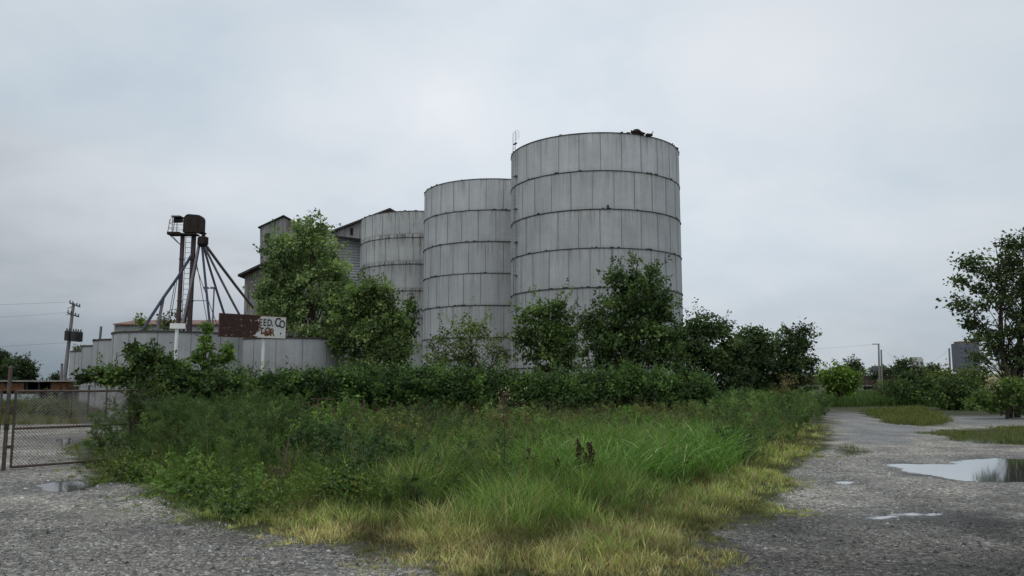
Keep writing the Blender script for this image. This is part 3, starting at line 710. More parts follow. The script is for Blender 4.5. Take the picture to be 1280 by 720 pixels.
# ------------------------------------------------------------------ bucket elevator tower
YE = 46.0; root = thing('bucket_elevator', 'rusty bucket elevator tower with fan of spouts rising behind the tanks', 'grain elevator', gnd(228, YE))
bl = P(228.6, 292, YE); br_ = P(242.8, 292, YE); zt = bl[2]
for q in (bl, br_):
    m = MB(); m.box((q[0], YE, zt / 2), (.18, .20, zt))
    for k in range(5): m.box((q[0], YE, 1.5 + k * 2.45), (.23, .25, .06))
    m.build('leg', M['rust_purple'], root)
# head: rounded hood over the pulley
c0 = P(242.4, 291, YE); s_ = M2P(YE); w2 = 12.4 * s_; hh = 23.5 * s_
prof = [(-w2, 0)]
for k in range(9): q = math.pi - math.pi / 2 * k / 8; prof.append((-w2 + .32 + .32 * math.cos(q), hh - .34 + .34 * math.sin(q)))
for k in range(9): q = math.pi / 2 - math.pi / 2 * k / 8; prof.append((w2 - .32 + .32 * math.cos(q), hh - .05 - .32 + .32 * math.sin(q)))
prof += [(w2, 0), (w2 - .22, -.06), (.1, 0)]
m = MB(); m.prism([(c0[0] + a, YE - .22, c0[2] + b) for a, b in prof], (0, .44, 0))
m.build('head_hood', M['rust_dark'], root)
for px in (237, 246.5): m = MB(); q = P(px, 282, YE - .23); m.box(q, (.05, .03, .75)); m.build('hood_rib', M['rust_dark'], root)
# motor and little canopy on the left, platform with railing
m = MB(); a = P(218, 272, YE); b = P(229, 272, YE); m.box(((a[0] + b[0]) / 2, YE - .1, a[2]), (b[0] - a[0], .7, .07)); q = P(222.5, 275.5, YE); m.tube([q - [.22, 0, 0], q + [.25, 0, 0]], .14, 10); m.build('motor', M['dark_metal'], root)
pz = P(213, 294, YE); pr = P(248, 295, YE)
m = MB(); m.box(((pz[0] + pr[0]) / 2, YE - .15, pz[2]), (pr[0] - pz[0], .66, .08)); m.box((pz[0] + .35, YE - .15, pz[2] + .07), (.7, .7, .10))
plat = m.build('platform', M['rust_dark'], root)
m = MB()
for yy in (YE - .47, YE + .17):
    for px in (213.6, 219):
        q = P(px, 294, YE); m.tube([(q[0], yy, pz[2]), (q[0] + (.10 if px < 215 else 0), yy, pz[2] + (.82 if px < 215 else 1.02))], .022, 5)
    q = P(213.6, 294, YE); q2 = P(228, 294, YE)
    for hgt_ in (.35, .65): m.tube([(q[0] + .04, yy, pz[2] + hgt_), (q2[0], yy, pz[2] + hgt_)], .014, 4)
    m.tube([(q[0] + .1, yy, pz[2] + .82), (P(219, 294, YE)[0], yy, pz[2] + 1.02), (q2[0], yy, pz[2] + 1.02)], .016, 4)
q = P(213.6, 294, YE)
for hgt_ in (.35, .65, .82): m.tube([(q[0] + .05, YE - .47, pz[2] + hgt_), (q[0] + .05, YE + .17, pz[2] + hgt_)], .014, 4)
m.build('railing', M['grey_steel'], plat)
m = MB()
for yy in (YE - .4, YE + .1):
    a = P(215, 295, YE); b = P(226.5, 307, YE); m.tube([(a[0], yy, a[2]), (b[0], YE, b[2])], .022, 5)
m.build('platform_brace', M['grey_steel'], root)
m = MB(); la_, lb_ = P(232.2, 300, YE - .2), P(239.2, 300, YE - .2)
for x_ in (la_[0], lb_[0]): m.tube([(x_, YE - .2, 3.0), (x_, YE - .2, zt)], .018, 5)
for k in range(25): m.tube([(la_[0], YE - .2, 3.1 + k * .305), (lb_[0], YE - .2, 3.1 + k * .305)], .013, 4)
m.build('ladder', M['rust_purple'], root)
# distributor: faceted drum under the head
dq = P(253.6, 302, YE)
m = MB(); m.lathe((dq[0], YE, dq[2]), [(.06, .42), (.10, .34), (.32, .24), (.33, -.16), (.12, -.33), (0, -.34)], 6); m.tube([(dq[0], YE, dq[2] + .35), (dq[0] + .05, YE, c0[2] + .02)], [.10, .16], 8); m.build('distributor', M['rust_dark'], root)
sp_ = [((252.4, 306), (263.5, 416), .07, 'blue_steel', 44.5), ((254, 307), (282, 398), .07, 'blue_steel', 46.5), ((255, 307), (305, 404), .07, 'grey_steel', 48), ((256, 305), (316, 384), .085, 'grey_steel', 52), ((248.5, 306), (228.2, 404), .07, 'grey_steel', 43.5), ((249.5, 306), (229, 416), .06, 'rust_purple', 47.5)]
for (a, b, r_, mt, ye) in sp_:
    m = MB(); A_ = P(*a, YE); B_ = P(*b, ye); m.tube([A_, A_ * .7 + B_ * .3 - [0, 0, .05], A_ * .35 + B_ * .65 - [0, 0, .06], B_], r_, 8); m.build('spout', M[mt], root, smooth=True, angle=40)
m = MB(); m.tube([P(239.5, 319, YE - .3), P(222, 347, YE - .9), P(205, 371, YE - 1.6), P(177, 414, YE - 3)], .085, 8); lo_ = m.build('spout', M['blue_steel'], root, smooth=True, angle=40)
m = MB(); m.tube([P(204.5, 371, YE - 1.6), P(196, 414, YE - 2.2)], .085, 8); m.build('spout_branch', M['grey_steel'], lo_, smooth=True, angle=40)
for a, b in (((246, 330), (260, 408)), ((244, 330), (272, 408)), ((221, 352), (213, 400)), ((219, 352), (211, 396))): m = MB(); m.tube([P(*a, YE), P(*b, YE + .6)], .020, 4); m.build('guy_cable', M['dark_metal'], root)
for a_, b_ in (((241.5, 375.6), (259, 376)), ((228, 386), (241, 386))): m = MB(); m.tube([P(*a_, YE), P(*b_, YE)], .022, 5); m.build('cross_tie', M['grey_steel'], root)
# yard light pole seen behind the spouts
q = gnd(262.5, 62); root = thing('yard_light', 'slim twin headed yard light pole seen behind the elevator spouts', 'light pole', q)
tp = P(262.5, 360.5, 62); m = MB(); m.tube([q, (q[0], 62, tp[2])], [.09, .06], 8); m.tube([(tp[0] - .4, 62, tp[2]), (tp[0] + .4, 62, tp[2])], .03, 5); m.build('pole', M['grey_steel'], root)
for s in (-1, 1):
    m = MB(); m.box((tp[0] + s * .28, 61.9, tp[2] + .03), (.36, .30, .13)); m.build('lamp_head', M['grey_steel'], root)

# ------------------------------------------------------------------ sign
aL, aR = P(275, 406, 30.3), P(357.2, 409, 32.1); zc = (P(275, 392, 30.3)[2] + P(275, 420, 30.3)[2]) / 2
hS = P(275, 392, 30.3)[2] - P(275, 420, 30.3)[2]; wS = math.hypot(aR[0] - aL[0], aR[1] - aL[1]); rzS = math.atan2(aR[1] - aL[1], aR[0] - aL[0])
pb = P(330, 470, 31.5)
root = thing('company_sign', 'peeling feed company sign, left half rusted, on white post', 'sign', (aL[0], aL[1], zc - hS / 2)); root.rotation_euler = (0, 0, rzS)
def local(name, mb, mats, parent, loc=(0, 0, 0), sc=(1, 1, 1), **kw):
    o = mb.build(name, mats, None, **kw); o.parent = parent; o.location = loc; o.scale = sc; return o
m = MB(); m.prism([(0, 0, 0), (1, 0, 0), (1, 0, 1), (0, 0, 1)], (0, .06, 0)); board = local('board', m, M['sign'], root, sc=(wS, 1, hS))
m = MB(); m.box((wS / 2, .045, hS + .012), (wS + .05, .10, .024)); m.box((wS / 2, .045, -.012), (wS + .05, .10, .024)); m.box((-.012, .045, hS / 2), (.024, .10, hS)); m.box((wS + .012, .045, hS / 2), (.024, .10, hS))
local('frame', m, M['letter_rust'], root)
def lettering(txt, x, zz, hgt_, mat, wsc=.75):
    cu = bpy.data.curves.new('lettering', 'FONT'); cu.body = txt; cu.size = hgt_ / .70; cu.extrude = .003; cu.offset = .008
    tmp = bpy.data.objects.new('tmp', cu); COL.objects.link(tmp); bpy.context.view_layer.update()
    me = bpy.data.meshes.new_from_object(tmp.evaluated_get(bpy.context.evaluated_depsgraph_get())); bpy.data.objects.remove(tmp); bpy.data.curves.remove(cu)
    me.name = 'lettering'; me.materials.clear()
    o = link('lettering', me, None, [M[mat]]); o.parent = root; o.rotation_euler = (R(90), 0, 0); o.location = (x * wS, -.006, zz * hS); o.scale = (wsc, 1, 1); return o
for tx, xx, zz, hh_, mt in (('E', .575, .56, .26, 'letter_rust'), ('E', .640, .56, .26, 'letter'), ('D', .703, .56, .26, 'letter'), ('.', .778, .56, .26, 'letter_rust'), ('C', .822, .55, .35, 'letter'), ('O', .893, .50, .30, 'letter'),
                          ('T', .590, .15, .27, 'letter_rust'), ('O', .668, .15, .29, 'letter_rust'), ('R', .752, .10, .30, 'letter_rust'), ('.', .905, .20, .35, 'letter_rust')):
    lettering(tx, xx, zz, hh_, mt, .74)
m = MB(); lx = ((pb[0] - aL[0]) * math.cos(rzS) + (pb[1] - aL[1]) * math.sin(rzS))
m.tube([(lx, .13, -(zc - hS / 2) - .2), (lx, .13, .12)], .062, 10); local('post', m, M['white_post'], root, smooth=True, angle=40)
m = MB(); m.box((lx, .09, .05), (.18, .06, .12)); local('bracket', m, M['white_post'], root)
q = gnd(218, 29.5); root = thing('blank_sign', 'small blank white board on a white post, left of the rusty sign', 'sign', q)
tp = P(218, 411, 29.5); m = MB(); m.tube([(q[0], 29.5, -.1), (q[0], 29.5, tp[2] + .02)], .065, 10); m.build('post', M['white_post'], root, smooth=True, angle=40)
a, b = P(214.5, 404.5, 29.5), P(232.5, 411, 29.5); m = MB(); m.box(((a[0] + b[0]) / 2, 29.40, (a[2] + b[2]) / 2), (b[0] - a[0], .05, a[2] - b[2]), rz=.12); m.build('board', M['white_post'], root)

# ------------------------------------------------------------------ gate and fences
def chain_link(m, A, B, z0, z1, pitch=.065, r=.005):
    A = np.array(A, float); B = np.array(B, float); L = np.linalg.norm(B - A); e = (B - A) / L; hh = z1 - z0
    k = -hh
    while k < L:
        for sgn in (1, -1):
            s0, t0, s1, t1 = k, z0, k + hh, z1
            if s0 < 0: t0 += -s0; s0 = 0
            if s1 > L: t1 -= s1 - L; s1 = L
            if s1 - s0 > .02:
                if sgn < 0: t0, t1 = z0 + z1 - t0, z0 + z1 - t1
                m.tube([A + e * s0 + [0, 0, t0], A + e * s1 + [0, 0, t1]], r, 3, cap=False)
        k += pitch
gA = G(13, 588); gB0 = G(112, 579.5); dirg = (gB0 - gA) / np.linalg.norm(gB0 - gA); gB = gA + dirg * 2.95
zg0, zg1 = .06, 1.53
root = thing('chain_link_gate', 'rusty chain link gate across the left drive, swallowed by bushes', 'gate', gA)
m = MB(); zz = np.array([0, 0, 1.])
for A_, B_ in ((gA + zz * zg0, gB + zz * zg0), (gA + zz * .80, gB + zz * .80), (gA + zz * zg1, gB + zz * zg1)): m.tube([A_, (A_ + B_) / 2 - zz * .012, B_], .024, 8)
for A_ in (gA, gB): m.tube([A_ + zz * zg0, A_ + zz * zg1], .024, 8)
m.build('frame', M['gate_rust'], root, smooth=True, angle=50)
m = MB(); chain_link(m, gA + [0, -.02, 0], gB + [0, -.02, 0], zg0, zg1); m.build('mesh', M['wire'], root)
for z_ in (.45, 1.2):
    m = MB(); m.box(gA + [-.05, 0, z_], (.12, .08, .06)); m.build('hinge', M['gate_rust'], root)
gp_ = gA - dirg * .13; root = thing('gate_post', 'tall rusty gate post at the left edge', 'fence post', gp_)
m = MB(); m.tube([gp_ - zz * .1, gp_ + zz * 1.98], .038, 10); m.build('post', M['gate_rust'], root, smooth=True, angle=50)
m = MB(); m.lathe(gp_ + zz * 1.97, [(.045, 0), (.045, .03), (0, .06)], 10); m.build('cap', M['gate_rust'], root)
m = MB()
for k in range(4): m.lathe(gp_ + zz * (.78 + .035 * k), [(.042, 0), (.058, .012), (.042, .026)], 10)
m.build('chain', M['dark_metal'], root)
gC = gp_ - dirg * .13; gD = gC - dirg * 3.2 + np.array([0, -.5, 0])
root = thing('fence_panel', 'rusty chain link leaf cut off by the left edge', 'gate', gC)
m = MB()
for z_ in (zg0, .80, zg1): m.tube([gC + zz * z_, gD + zz * z_], .024, 8)
for A_ in (gC, gD): m.tube([A_ + zz * zg0, A_ + zz * zg1], .024, 8)
m.build('frame', M['gate_rust'], root, smooth=True, angle=50)
m = MB(); chain_link(m, gC, gD, zg0, zg1); m.build('mesh', M['wire'], root)
# old boundary fence behind the gate, running into the bushes
fA, fB = G(88, 527) , G(190, 526); root = thing('boundary_fence', 'weathered chain link fence in front of the left tanks', 'fence', fA)
m = MB(); m.tube([fA + zz * 1.55, fB + zz * 1.55], .025, 6); m.build('top_rail', M['wire'], root)
for q in (0, .2, .42, .7, 1): 
    m = MB(); A_ = fA + (fB - fA) * q; m.tube([A_ - zz * .1, A_ + zz * 1.58], .036, 8); m.build('post', M['dark_metal'], root)
m = MB(); chain_link(m, fA, fB, .03, 1.52, .09, .004); m.build('mesh', M['wire'], root)
# leaning picket panel half buried in the hedge
pA, pB = P(372, 520, 27.5), P(452, 520, 27.8); root = thing('broken_picket_panel', 'low broken picket panel with yellowed base, sunk into the hedge', 'fence', (pA[0], pA[1], 0)); rp = random.Random(2)
L_ = pB - pA; m = MB()
for k in range(19):
    q = pA + L_ * (k / 18 + rp.uniform(-.01, .01)); hgt_ = rp.uniform(.8, 1.12); ln = rp.uniform(-.05, .05)
    m.prism([(q[0], q[1], .1), (q[0] + .05, q[1], .1), (q[0] + .05 + ln, q[1] + .05, hgt_), (q[0] + .025 + ln, q[1] + .05, hgt_ + .05), (q[0] + ln, q[1] + .05, hgt_)], (0, .02, 0))
m.build('pickets', M['dead_stem'], root)
m = MB(); m.box(((pA[0] + pB[0]) / 2, pA[1] + .1, .52), (L_[0] * 1.05, .05, .16)); m.build('lower_board', M['yellow_rust'], root)
m = MB(); m.box(((pA[0] + pB[0]) / 2 - .25, pA[1] + .12, 1.14), (L_[0] * .40, .05, .03)); m.build('top_rail', M['dead_stem'], root)

# ------------------------------------------------------------------ left background
q = np.array(gnd(78.5, 62)); tp = P(92.0, 379, 62.6); e = tp - q
root = thing('utility_pole', 'leaning grey utility pole with two crossarms and paired transformers', 'utility pole', q)
m = MB(); m.tube([q - e * .02, q + e * .5, tp], [.17, .14, .11], 10); m.build('pole', M['wood_pole'], root, smooth=True, angle=60)
def arm(f, l, r):
    a, b = P(*l, 62.0), P(*r, 63.2); mb = MB(); mb.tube([a, b], .06, 4); A = mb.build('crossarm', M['wood_pole'], root)
    for k in (.04, .3, .7, .96): mb = MB(); c_ = a + (b - a) * k; mb.lathe(c_ + [0, 0, .05], [(.03, 0), (.055, .06), (.03, .10), (.05, .14), (0, .2)], 8); mb.build('insulator', M['dark_metal'], A)
arm(0, (87, 378.5), (100, 383.5)); arm(1, (84.5, 391), (98.5, 396))
for a_, b_ in (((90.5, 383), (84, 386)), ((89, 394), (82.5, 393))): m = MB(); m.tube([P(*a_, 62.4), P(*b_, 62.2)], .02, 4); m.build('brace', M['dark_metal'], root)
for (px, py, Y_, w_) in ((84.8, 419.5, 61.9, .24), (93, 420.5, 61.7, .26), (99, 421, 62.2, .25)):
    c_ = P(px, py, Y_); m = MB(); m.lathe(c_ - [0, 0, .40], [(0, 0), (w_, .02), (w_, .70), (w_ + .02, .72), (w_ * .7, .80), (0, .82)], 14)
    for k in (-1, 1): m.lathe(c_ + [k * .1, 0, .40], [(.04, 0), (.06, .08), (.03, .18), (0, .2)], 8)
    m.build('transformer', M['dark_metal'], root, smooth=True, angle=40)
m = MB(); m.tube([P(85, 422, 62), P(100, 423, 62)], .05, 5); m.build('transformer_bracket', M['dark_metal'], root)
def wire(label, a, b, sag, r=.007, n=14):
    a = np.array(a); b = np.array(b); mb = MB(); mb.tube([a + (b - a) * k / n - [0, 0, sag * 4 * (k / n) * (1 - k / n)] for k in range(n + 1)], r, 4)
    o = mb.build('power_line', M['dark_metal']); tag(o, label, 'power line', 'overhead wires'); return o
for k, (l, sg, d, lab) in enumerate((((87, 377.5), .5, (-75, 62, 8.1), 'topmost thin wire running off the left edge from the leaning pole'), ((84.5, 390.5), .8, (-75, 66, 7.4), 'wire from lower crossarm of the leaning pole to the left edge'), ((88, 428), .7, (-75, 64, 5.0), 'low slack wire leaving the leaning pole below its transformers'))):
    wire(lab, P(*l, 62), d, sg)
for (label, px0, px1, ptop, Y_, r_) in (('thin dark pole just right of the leaning utility pole', 90.5, 94, 434, 66, .10), ('short weathered post at the foot of the leaning pole', 76.5, 77.5, 455, 60, .11)):
    q = gnd(px0, Y_); tp = P(px1, ptop, Y_); root = thing('wooden_pole', label, 'pole', q); m = MB(); m.tube([q, tp], [r_, r_ * .75], 8); m.build('shaft', M['wood_pole'] if r_ > .1 else M['dark_metal'], root)
    m = MB(); m.lathe(tp, [(r_ * .8, -.06), (r_ * .85, .0), (0, .05)], 8); m.build('cap', M['dark_metal'], root)
YR = 58.0; a, b = P(-60, 478, YR), P(96, 478, YR); zr = P(50, 476.2, YR)[2]
root = thing('low_rusty_shed', 'low open shed with orange rusted fascia far behind the gate', 'shed', (a[0], YR, 0)); W_ = b[0] - a[0]
m = MB(); m.box(((a[0] + b[0]) / 2, YR + 2.5, zr), (W_ + .4, 5.6, .10)); m.build('roof', M['concrete'], root)
m = MB(); m.box(((a[0] + b[0]) / 2 - 1.9, YR + .02, zr - .42), (W_ - 3.8, .06, .58)); m.box((b[0] - .9, YR + .02, zr - .42), (1.8, .06, .58)); m.build('fascia', M['orange_rust'], root)
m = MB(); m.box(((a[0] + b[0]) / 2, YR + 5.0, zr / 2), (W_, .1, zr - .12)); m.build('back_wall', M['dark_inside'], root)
m = MB(); wl_ = W_ * .70; m.box((a[0] + wl_ / 2, YR + .05, .50), (wl_, .05, .74)); m.build('wall_panel', M['pale_panel'], root)
for k in range(11):
    m = MB(); m.box((a[0] + .1 + k * (W_ - .2) / 10, YR + .10, zr / 2 - .03), (.13, .13, zr - .08)); m.build('post', M['dark_metal'], root)

# ------------------------------------------------------------------ right background
YB = 185.0
def boxcar(label):
    root = thing('boxcar', label, 'rail car', (0, 0, 0), 'freight cars on the far siding')
    L_, Wd_, z0, z1 = 12.6, 3.0, 1.05, 3.55
    m = MB(); m.box((0, 0, (z0 + z1) / 2), (L_, Wd_, z1 - z0))
    for k in range(15): m.box((-L_ / 2 + .3 + k * (L_ - .6) / 14, -Wd_ / 2 - .03, (z0 + z1) / 2), (.10, .06, z1 - z0 - .1))
    m.build('body', M['boxcar'], root)
    m = MB(); m.prism([(-L_ / 2 - .05, -Wd_ / 2 - .1, z1 + .003), (-L_ / 2 - .05, 0, z1 + .42), (-L_ / 2 - .05, Wd_ / 2 + .1, z1 + .003)], (L_ + .1, 0, 0)); m.box((0, -Wd_ / 2 - .11, z1 - .16), (L_, .06, .46)); m.build('roof', M['boxcar_roof'], root)
    m = MB(); m.box((0, -Wd_ / 2 - .09, (z0 + z1) / 2), (2.4, .06, z1 - z0 - .3)); d_ = m.build('door', M['boxcar'], root)
    m = MB(); m.box((.95, -Wd_ / 2 - .14, 2.1), (.06, .05, .5)); m.build('handle', M['dark_metal'], d_)
    for s in (-1, 1):
        m = MB(); m.box((s * 4.3, 0, .62), (2.3, 2.2, .22)); bg_ = m.build('bogie', M['dark_metal'], root)
        for u_ in (-.85, .85):
            for y_ in (-1.0, 1.0):
                m = MB(); m.tube([(s * 4.3 + u_, y_ - .06, .45), (s * 4.3 + u_, y_ + .06, .45)], .44, 16); m.build('wheel', M['dark_metal'], bg_)
    return root
bc = boxcar('freight car showing left of the bright green bush'); bx0 = P(1050, 478, YB)[0]
labs = ['long brown freight car beside the bright bush, pale roof edge', 'freight car hidden behind the round shrubs at right', 'brown freight car glimpsed through the right tree']
bc.location = (bx0 - 10.8, YB, 0)
for k, lb in enumerate(labs): copy_tree(bc, (bx0 + 2.7 + k * 13.5, YB, 0), lb)
def far_block(name, label, px0, px1, ptop, Y, dep, wm, rows, cols_, cap=None, win='glass'):
    a, b = P(px0, ptop, Y), P(px1, ptop, Y); wd = b[0] - a[0]; ht = a[2]; root = thing(name, label, 'building', ((a[0] + b[0]) / 2, Y, 0))
    m = MB(); m.box(((a[0] + b[0]) / 2, Y + dep / 2, ht / 2), (wd, dep, ht)); m.build('wall', M[wm], root)
    for r_ in range(rows):
        zc_ = ht * (.30 + .64 * (r_ + .5) / rows)
        for c_ in range(cols_):
            m = MB(); m.box((a[0] + wd * (c_ + .5) / cols_, Y - .03, zc_), (wd / cols_ * .62, .10, ht * .64 / rows * .5)); m.build('window', M[win], root)
    m = MB(); m.box(((a[0] + b[0]) / 2, Y + dep / 2, ht + .4), (wd * .8, dep * .8, .8)); m.build('roof', M[cap or wm], root); return root
far_block('office_block', 'dark office block with reddish roof behind the right tree', 1199, 1224, 429, 320, 6, 'dark_build', 6, 5, 'brick_cap')
far_block('grain_tower', 'pale square tower above the far trees, near the bare pole', 1144, 1154, 448, 420, 6, 'pale_build', 3, 2)
far_block('warehouse', 'grey low block on the skyline behind twin poles', 1095, 1111, 459, 430, 8, 'dark_build', 2, 5)
for (label, px, ptop, Y_, arm_) in (('tall grey pole with a crossarm, left of the twin poles', 1098.3, 429.5, 120, 1), ('shorter plain pole right beside the crossarm pole', 1101.5, 437.5, 118, 0), ('bare dark pole near the right tree', 1186.5, 435.5, 110, 0)):
    q = gnd(px + (1.5 if px > 1150 else .5), Y_); tp = P(px, ptop, Y_); root = thing('utility_pole', label, 'utility pole', q)
    m = MB(); m.tube([q, tp], [.17, .11], 8); m.build('pole', M['wood_pole'], root)
    m = MB()
    if arm_: m.tube([P(px - 8, ptop + .6, Y_), P(px + .8, ptop + .6, Y_)], .07, 4); m.build('crossarm', M['wood_pole'], root)
    else: m.lathe(tp, [(.13, -.1), (.13, 0), (0, .06)], 8); m.build('cap', M['wood_pole'], root)
wire('faint wire sagging between the crossarm pole and bare pole', P(1099, 431, 120), P(1186, 437, 110), 2.6, .009)
wire('faint wire from the crossarm pole towards the silos', P(1091, 430.5, 120), np.array([20, 150, 8.8]), 1.2, .009)
# ------------------------------------------------------------------ trees and shrubs
def LB(lst, Y, **kw): return [lobe(*q[:4], Y, *(q[4:])) for q in lst]
G1 = 'trees growing around the silos'
tree('poplar_tree', 'tall light green tree with a loose pointed top before the mill', 'tree',
     LB([(384, 284, 17, 26), (398, 292, 15, 22), (362, 306, 22, 20), (350, 322, 24, 22), (385, 330, 30, 26, 1), (410, 316, 18, 20), (352, 358, 32, 30), (392, 365, 42, 34, .5), (420, 352, 20, 30), (350, 392, 30, 24), (388, 402, 42, 30), (338, 375, 18, 22), (395, 435, 34, 24)], 46.5),
     gnd(392, 46.5), P(388, 268, 46.5), .20, LIGHT, cr=.40, lpc=46, dens=2.7, leaf=.16, nl=46, seed=11, group=G1, sprigs=.4, spr=1.4, extra=[(gnd(372, 46.8), P(352, 320, 46.8), .13)])
tree('elm_tree', 'rounded green tree leaning against the farthest silo', 'tree',
     LB([(455, 362, 22, 22), (475, 375, 22, 24), (440, 385, 30, 26), (470, 400, 34, 28), (492, 405, 20, 24), (450, 425, 34, 28), (485, 435, 30, 26), (465, 455, 40, 22), (428, 410, 18, 26)], 45.0),
     gnd(458, 45), P(462, 355, 45), .16, [(.092, .148, .050), (.068, .112, .038), (.118, .180, .062), (.052, .086, .03)], cr=.42, lpc=58, dens=3.0, leaf=.15, nl=30, seed=12, group=G1, sprigs=.3)
tree('young_tree', 'dark slim sapling between the rounded tree and middle silo', 'tree', LB([(510, 384, 9, 13), (504, 402, 13, 14), (498, 425, 14, 18), (508, 415, 9, 12)], 52), gnd(502, 52), P(511, 374, 52), .09, DARK, cr=.32, lpc=40, dens=3, leaf=.15, nl=12, seed=13, group=G1)
tree('mimosa_shrub', 'airy olive shrub with thin spreading limbs before the middle silo', 'shrub', LB([(580, 408, 20, 13), (598, 416, 18, 14), (562, 425, 18, 13), (545, 442, 20, 12), (590, 440, 30, 14), (622, 432, 16, 12), (575, 455, 40, 13), (632, 448, 14, 14)], 40), gnd(592, 40), P(588, 405, 40), .09, OLIVE, cr=.36, lpc=40, dens=2.1, leaf=.12, nl=34, seed=14, group=G1, sprigs=.5, spr=1.5, extra=[(gnd(588, 40), P(625, 430, 40), .06)])
tree('mulberry_tree', 'mid green bushy tree between middle and nearest silo', 'tree', LB([(664, 398, 16, 20), (688, 396, 18, 22), (708, 404, 15, 20), (672, 420, 26, 20), (700, 430, 26, 26), (690, 452, 34, 22), (655, 425, 12, 16)], 40.5), gnd(694, 40.5), P(690, 380, 40.5), .13, [(.066, .115, .032), (.048, .084, .024), (.088, .145, .042), (.036, .062, .019)], cr=.38, lpc=52, dens=2.7, leaf=.145, nl=30, seed=15, group=G1, sprigs=.5, spr=1.6)
tree('hackberry_tree', 'dark dense tree with pointed top before the nearest silo', 'tree', LB([(797, 337, 7, 17), (812, 348, 9, 18), (768, 352, 8, 18), (785, 358, 16, 18), (812, 372, 22, 20), (775, 382, 22, 20), (835, 388, 13, 12), (800, 400, 38, 24), (765, 415, 28, 24), (812, 430, 36, 26), (745, 430, 22, 24), (740, 398, 12, 12), (780, 450, 48, 24), (832, 448, 24, 22)], 39.0), gnd(795, 39), P(797, 325, 39), .17, MID, cr=.36, lpc=58, dens=3.2, leaf=.14, nl=40, seed=16, group=G1, sprigs=.6, spr=1.7)
tree('hackberry_tree', 'dark ragged bush tree touching the right edge of the nearest silo', 'tree', LB([(870, 408, 16, 15), (892, 412, 14, 14), (905, 410, 10, 12), (862, 428, 24, 22), (890, 435, 32, 26), (915, 440, 20, 24), (865, 460, 32, 24), (900, 468, 36, 24), (905, 490, 36, 14)], 41), gnd(885, 41), P(884, 400, 41), .13, DARK, cr=.38, lpc=60, dens=3.2, leaf=.14, nl=26, seed=17, group=G1, sprigs=.4)
tree('hackberry_tree', 'dark rounded bush tree, middle of the clump right of the silos', 'tree', LB([(936, 422, 18, 14), (952, 430, 18, 15), (925, 442, 20, 22), (950, 452, 26, 24), (935, 472, 34, 22), (940, 492, 34, 12)], 42.5), gnd(942, 42.5), P(940, 412, 42.5), .12, DARK, cr=.38, lpc=60, dens=3.4, leaf=.14, nl=22, seed=18, group=G1, sprigs=.3)
tree('hackberry_tree', 'dark leaning tree at the right end of the clump, arching tip', 'tree', LB([(999, 418, 14, 8), (985, 424, 14, 12), (1008, 426, 8, 8), (988, 442, 22, 18), (998, 460, 18, 22), (978, 466, 26, 22), (995, 480, 20, 14), (980, 494, 26, 10)], 43.5), gnd(984, 43.5), P(999, 414, 43.5), .12, DARK, cr=.36, lpc=58, dens=3.3, leaf=.14, nl=20, seed=19, group=G1, sprigs=.4)
tree('dry_shrub', 'small dry brown shrub at the foot of the dark leaning tree', 'shrub', LB([(984, 476, 11, 9), (980, 486, 12, 8)], 37.5), gnd(984, 37.5), P(984, 468, 37.5), .03, [(.11, .095, .045), (.085, .07, .032), (.14, .12, .06)], cr=.25, lpc=26, dens=2.2, leaf=.09, nl=16, seed=20)
tree('round_bush', 'bright green round bush beside the far bend of the road', 'shrub', LB([(1036, 470, 14, 13), (1052, 466, 15, 12), (1062, 474, 12, 14), (1045, 480, 24, 12)], 60), gnd(1047, 60), P(1048, 455, 60), .10, BRIGHT, cr=.42, lpc=58, dens=3.4, leaf=.17, nl=14, seed=21, sprigs=.3)
G2 = 'rounded shrubs at the right of the road'
tree('round_shrub', 'dark green mound of shrub left of the right tree, nearest the grass strip', 'shrub', LB([(1142, 480, 20, 14), (1125, 488, 20, 11), (1160, 488, 18, 13), (1143, 494, 34, 9)], 58), gnd(1142, 58), P(1142, 466, 58), .09, MID, cr=.42, lpc=58, dens=3.3, leaf=.16, nl=12, seed=22, group=G2)
tree('round_shrub', 'dark shrub below the bare pole, middle of the right shrubs', 'shrub', LB([(1190, 486, 22, 14), (1205, 492, 20, 14), (1178, 496, 16, 11), (1195, 502, 28, 9)], 50), gnd(1192, 50), P(1192, 472, 50), .09, [(.038, .07, .02), (.028, .052, .015), (.05, .085, .024)], cr=.40, lpc=58, dens=3.3, leaf=.15, nl=12, seed=23, group=G2)
tree('round_shrub', 'long olive thicket behind the right shrubs', 'shrub', LB([(1170, 472, 22, 8), (1215, 470, 26, 10), (1195, 476, 40, 9), (1250, 474, 30, 12), (1110, 488, 14, 8)], 70), gnd(1190, 70), P(1190, 468, 70), .09, OLIVE, cr=.5, lpc=54, dens=3.2, leaf=.19, nl=12, seed=24, group=G2)
tree('round_shrub', 'ragged shrub right under the leaning trunks of the right tree', 'shrub', LB([(1245, 496, 22, 12), (1270, 490, 22, 16), (1225, 503, 14, 9), (1300, 494, 30, 18), (1262, 507, 32, 10)], 37.6), gnd(1255, 37.6), P(1262, 480, 37.6), .07, [(.055, .095, .025), (.04, .07, .02), (.07, .115, .03)], cr=.36, lpc=52, dens=2.9, leaf=.13, nl=12, seed=25, group=G2)
tree('flowering_shrub', 'pale whitish flowering shrub behind the right tree trunk', 'shrub', LB([(1240, 476, 9, 7), (1252, 478, 8, 7), (1246, 484, 12, 6)], 49), gnd(1246, 49), P(1246, 470, 49), .05, [(.30, .29, .24), (.20, .21, .15), (.10, .14, .05)], cr=.3, lpc=34, dens=2.6, leaf=.11, nl=10, seed=26)
